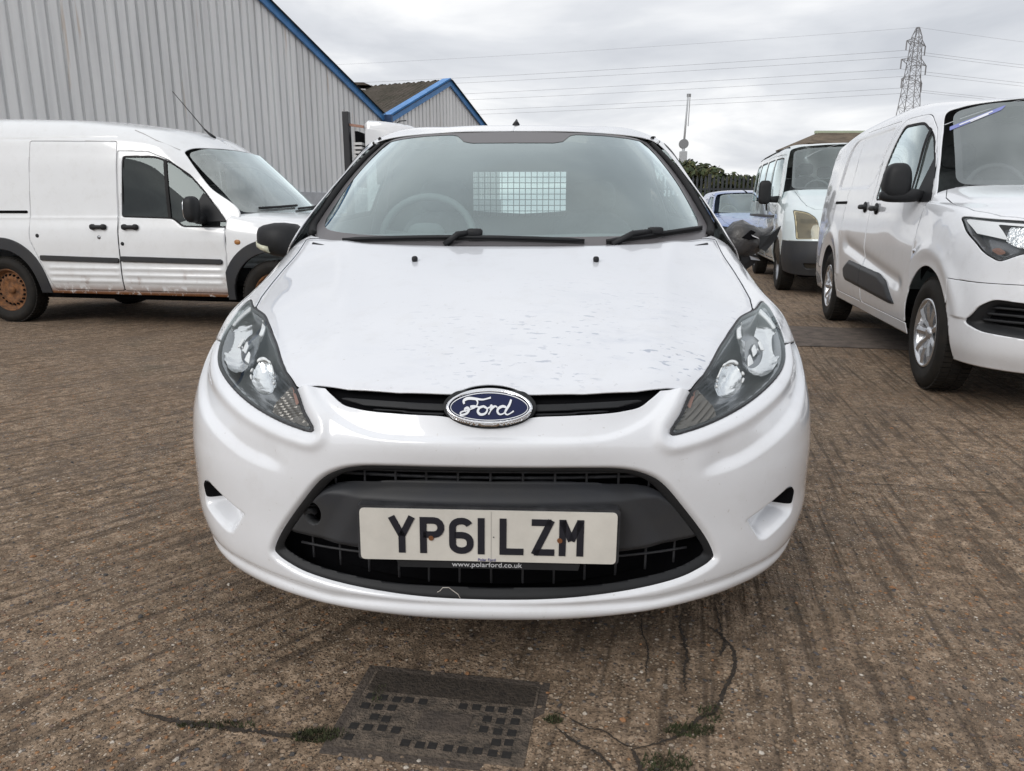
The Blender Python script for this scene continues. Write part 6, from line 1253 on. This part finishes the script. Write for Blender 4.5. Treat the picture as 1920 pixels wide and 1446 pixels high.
def tree(x, y, h, rx, label, n=2600, seed=0, cat='tree'):
    g = np.random.default_rng(seed); T = thing('tree', label, cat, (x, y, 0), group='trees beyond the fence')
    MB().tube([(0, 0, 0), (.05, 0, h * .25), (.0, .05, h * .5), (.1, 0, h * .75)], [.22, .17, .11, .04], 8).mk('trunk', BARK, T, smooth=True)
    for k in range(6):
        a = k * 1.05 + g.uniform(-.3, .3); z0 = h * (.25 + .08 * k); e = (rx * .7 * math.cos(a), rx * .7 * math.sin(a), z0 + h * .22); MB().tube([(0, 0, z0), (e[0] * .5, e[1] * .5, z0 + h * .1), e], [.07, .05, .015], 6).mk('limb', BARK, T, smooth=True)
    cl = []; 
    for k in range(26):
        a = g.uniform(0, 6.28); r_ = rx * math.sqrt(g.random()) * .85; zz = h * g.uniform(.32, .92); sh = 1 - .6 * abs(zz / h - .55); cl.append((r_ * sh * math.cos(a), r_ * sh * math.sin(a), zz, rx * g.uniform(.22, .42)))
    for mi in range(3):
        V = []; F = []
        for k in range(n // 3):
            c = cl[g.integers(len(cl))]; d = g.normal(0, 1, 3); d /= np.linalg.norm(d); p = np.array(c[:3]) + d * c[3] * g.uniform(.55, 1.05) * np.array([1, 1, .8]); s_ = g.uniform(.09, .20)
            u = np.cross(d, g.normal(0, 1, 3)); u /= np.linalg.norm(u) + 1e-9; v = np.cross(d + g.normal(0, .4, 3), u); v /= np.linalg.norm(v) + 1e-9; i = len(V)
            V += [tuple(p + u * s_), tuple(p + v * s_ * .6), tuple(p - u * s_), tuple(p - v * s_ * .6)]; F.append((i, i + 1, i + 2, i + 3))
        mk('crown', V, F, LEAFM[mi], T, smooth=False)
tree(9.9, 41, 3.75, 1.9, 'broad olive-green tree showing just above the palisade fence', 4200, 1)
tree(12.7, 43, 3.15, 1.6, 'rounded green tree beside the minibus roof, beyond the fence', 3600, 2)
tree(15.9, 44, 3.2, 1.8, 'dark green tree half hidden behind the minibus', 2400, 3)
tree(7.9, 45, 2.75, 1.4, 'low dark bush left end of the trees behind the fence', 2200, 4, 'bush')
def mast():
    T = thing('mast', 'thin pale mast carrying a round disc and a box against the sky', 'mast', (13.3, 60, 0)); g = mat('pale_galvanised', (.42, .44, .46), .6)
    MB().tube([(0, 0, 0), (0, 0, 6.0)], .12, 10).mk('pole', g, T, smooth=True); MB().tube([(0, 0, 6.0), (.15, 0, 9.9)], [.09, .06], 8).mk('pole_top', g, T, smooth=True); MB().tube([(.27, 0, 7.6), (.30, 0, 9.7)], .035, 6).mk('whip_aerial', g, T)
    MB().box(.06, .36, -.05, .05, 9.72, 9.95).mk('top_bracket', mat('mast_grey', (.22, .23, .24), .6), T)
    MB().lathe([(-.12, 0), (-.12, .36), (.12, .36), (.12, 0)], 28, 'y', (0, 0, 6.3)).mk('disc', mat('mast_grey', (.22, .23, .24), .6), T, smooth=False)
    MB().box(-.27, .27, -.2, .2, 4.75, 5.75).mk('equipment_box', mat('mast_box', (.40, .42, .44), .6), T, bevel=.03)
mast()
def farshed():
    T = thing('shed', 'low shed roof with brown mossy slope and pale green ridge above the minibus', 'building', (0, 26, 0)); br = mat('brown_roof', (.15, .115, .08), .95, noise=(2.5, .6), bump=(10, .05))
    mk('roof', [(9.95, 0, 3.36), (16.5, 0, 3.36), (16.5, 1.6, 3.86), (10.9, 1.6, 3.86)], [(0, 1, 2, 3)], br, T, smooth=False, solid=.06)
    MB().bar((10.75, 1.58, 3.86), (16.5, 1.58, 3.86), .14, .09).mk('ridge_cap', mat('pale_green_ridge', (.40, .46, .34), .8), T)
    mk('roof_hip', [(9.95, 0, 3.36), (10.9, 1.6, 3.86), (9.95, 3.2, 3.36)], [(0, 1, 2)], br, T, smooth=False, solid=.05); MB().box(10.2, 16.3, .25, 3.0, 0, 3.40).mk('wall', mat('shed_wall', (.30, .30, .30), .8), T)
    MB().bar((12.2, -.02, 3.42), (12.65, 1.5, 3.90), .10, .05).mk('roof_strip', mat('brown_strip', (.12, .08, .06), .9), T)
farshed()
# ---- pylon and conductors
def pylon():
    PX, PY = 109.0, 215.0; T = thing('pylon', 'lattice steel electricity pylon rising behind the white van on the right', 'pylon', (PX, PY, 0), R(38)); T.scale = (1, 1, .965)
    m = mat('weathered_lattice', (.20, .20, .21), .6); r = .075
    def hw(z): return float(np.interp(z, [0, 28, 36, 49, 52], [4.6, 2.2, 1.65, .95, .15]))
    lv = [0, 7, 13, 18.5, 23, 27, 30.5, 33.5, 36.3, 38.8, 41.2, 43.4, 45.5, 47.4, 49, 51.5]
    for sx, sy in ((-1, -1), (1, -1), (1, 1), (-1, 1)):
        MB().tube([(sx * hw(z), sy * hw(z), z) for z in lv], .11, 5).mk('leg', m, T)
    br = MB()
    for a, b in zip(lv[:-1], lv[1:]):
        A, B = hw(a), hw(b)
        for f in range(4):
            c = [(-1, -1), (1, -1), (1, 1), (-1, 1)]; p, q = c[f], c[(f + 1) % 4]
            br.bar((p[0] * A, p[1] * A, a), (q[0] * B, q[1] * B, b), r); br.bar((q[0] * A, q[1] * A, a), (p[0] * B, p[1] * B, b), r); br.bar((p[0] * B, p[1] * B, b), (q[0] * B, q[1] * B, b), r)
    o = br.mk('bracing', m, T); o['kind'] = 'stuff'
    ends = []
    for z, ln in ((47.6, 5.4), (42.6, 7.2), (37.8, 5.8)):
        for s in (-1, 1):
            w_ = hw(z); b = MB(); tip = (s * (ln), 0, z - .2)
            for yy in (-1, 1): b.bar((s * w_, yy * w_, z - .6), tip, .12); b.bar((s * w_, yy * w_ * .8, z + 1.0), tip, .12); b.bar((s * (w_ + ln) / 2, yy * w_ * .5, z - .4), (s * (w_ + ln) / 2, yy * w_ * .4, z + .4), .1)
            b.mk('cross_arm', m, T); MB().tube([tip, (tip[0], 0, tip[2] - 2.5)], .17, 7).mk('insulator', m, T); ends.append((tip[0], tip[2] - 2.5))
    ends.append((0, 51.5)); ca, sa = math.cos(R(38)), math.sin(R(38)); wm = mat('conductor', (.20, .205, .215), .6); lb = ['upper', 'upper', 'middle', 'middle', 'lower', 'lower', 'topmost']
    for i, (x, z) in enumerate(ends):
        z *= .965; a = np.array([PX + x * ca, PY + x * sa, z])
        for nm, B, sg, wd in (('left', np.array([-235, 292, 0]), 2.6, 'running left over the shed roofs'), ('right', np.array([430, 318, 0]), 3.0, 'running right out of the picture')):
            e = np.array([B[0] + x * ca, B[1] + x * sa, z]); P = [a * (1 - t) + e * t - np.array([0, 0, sg * 4 * t * (1 - t)]) for t in np.linspace(0, 1, 40)]
            o = MB().tube(P, .032 if i < 6 else .022, 5).mk('power_line', wm, None, smooth=True); tag(o, '%s power line %s%s' % (lb[i], 'nearer ' if i < 6 and x < 0 else ('farther ' if i < 6 else ''), 'from pylon ' + wd), 'power line', 'power lines from the pylon')
pylon()
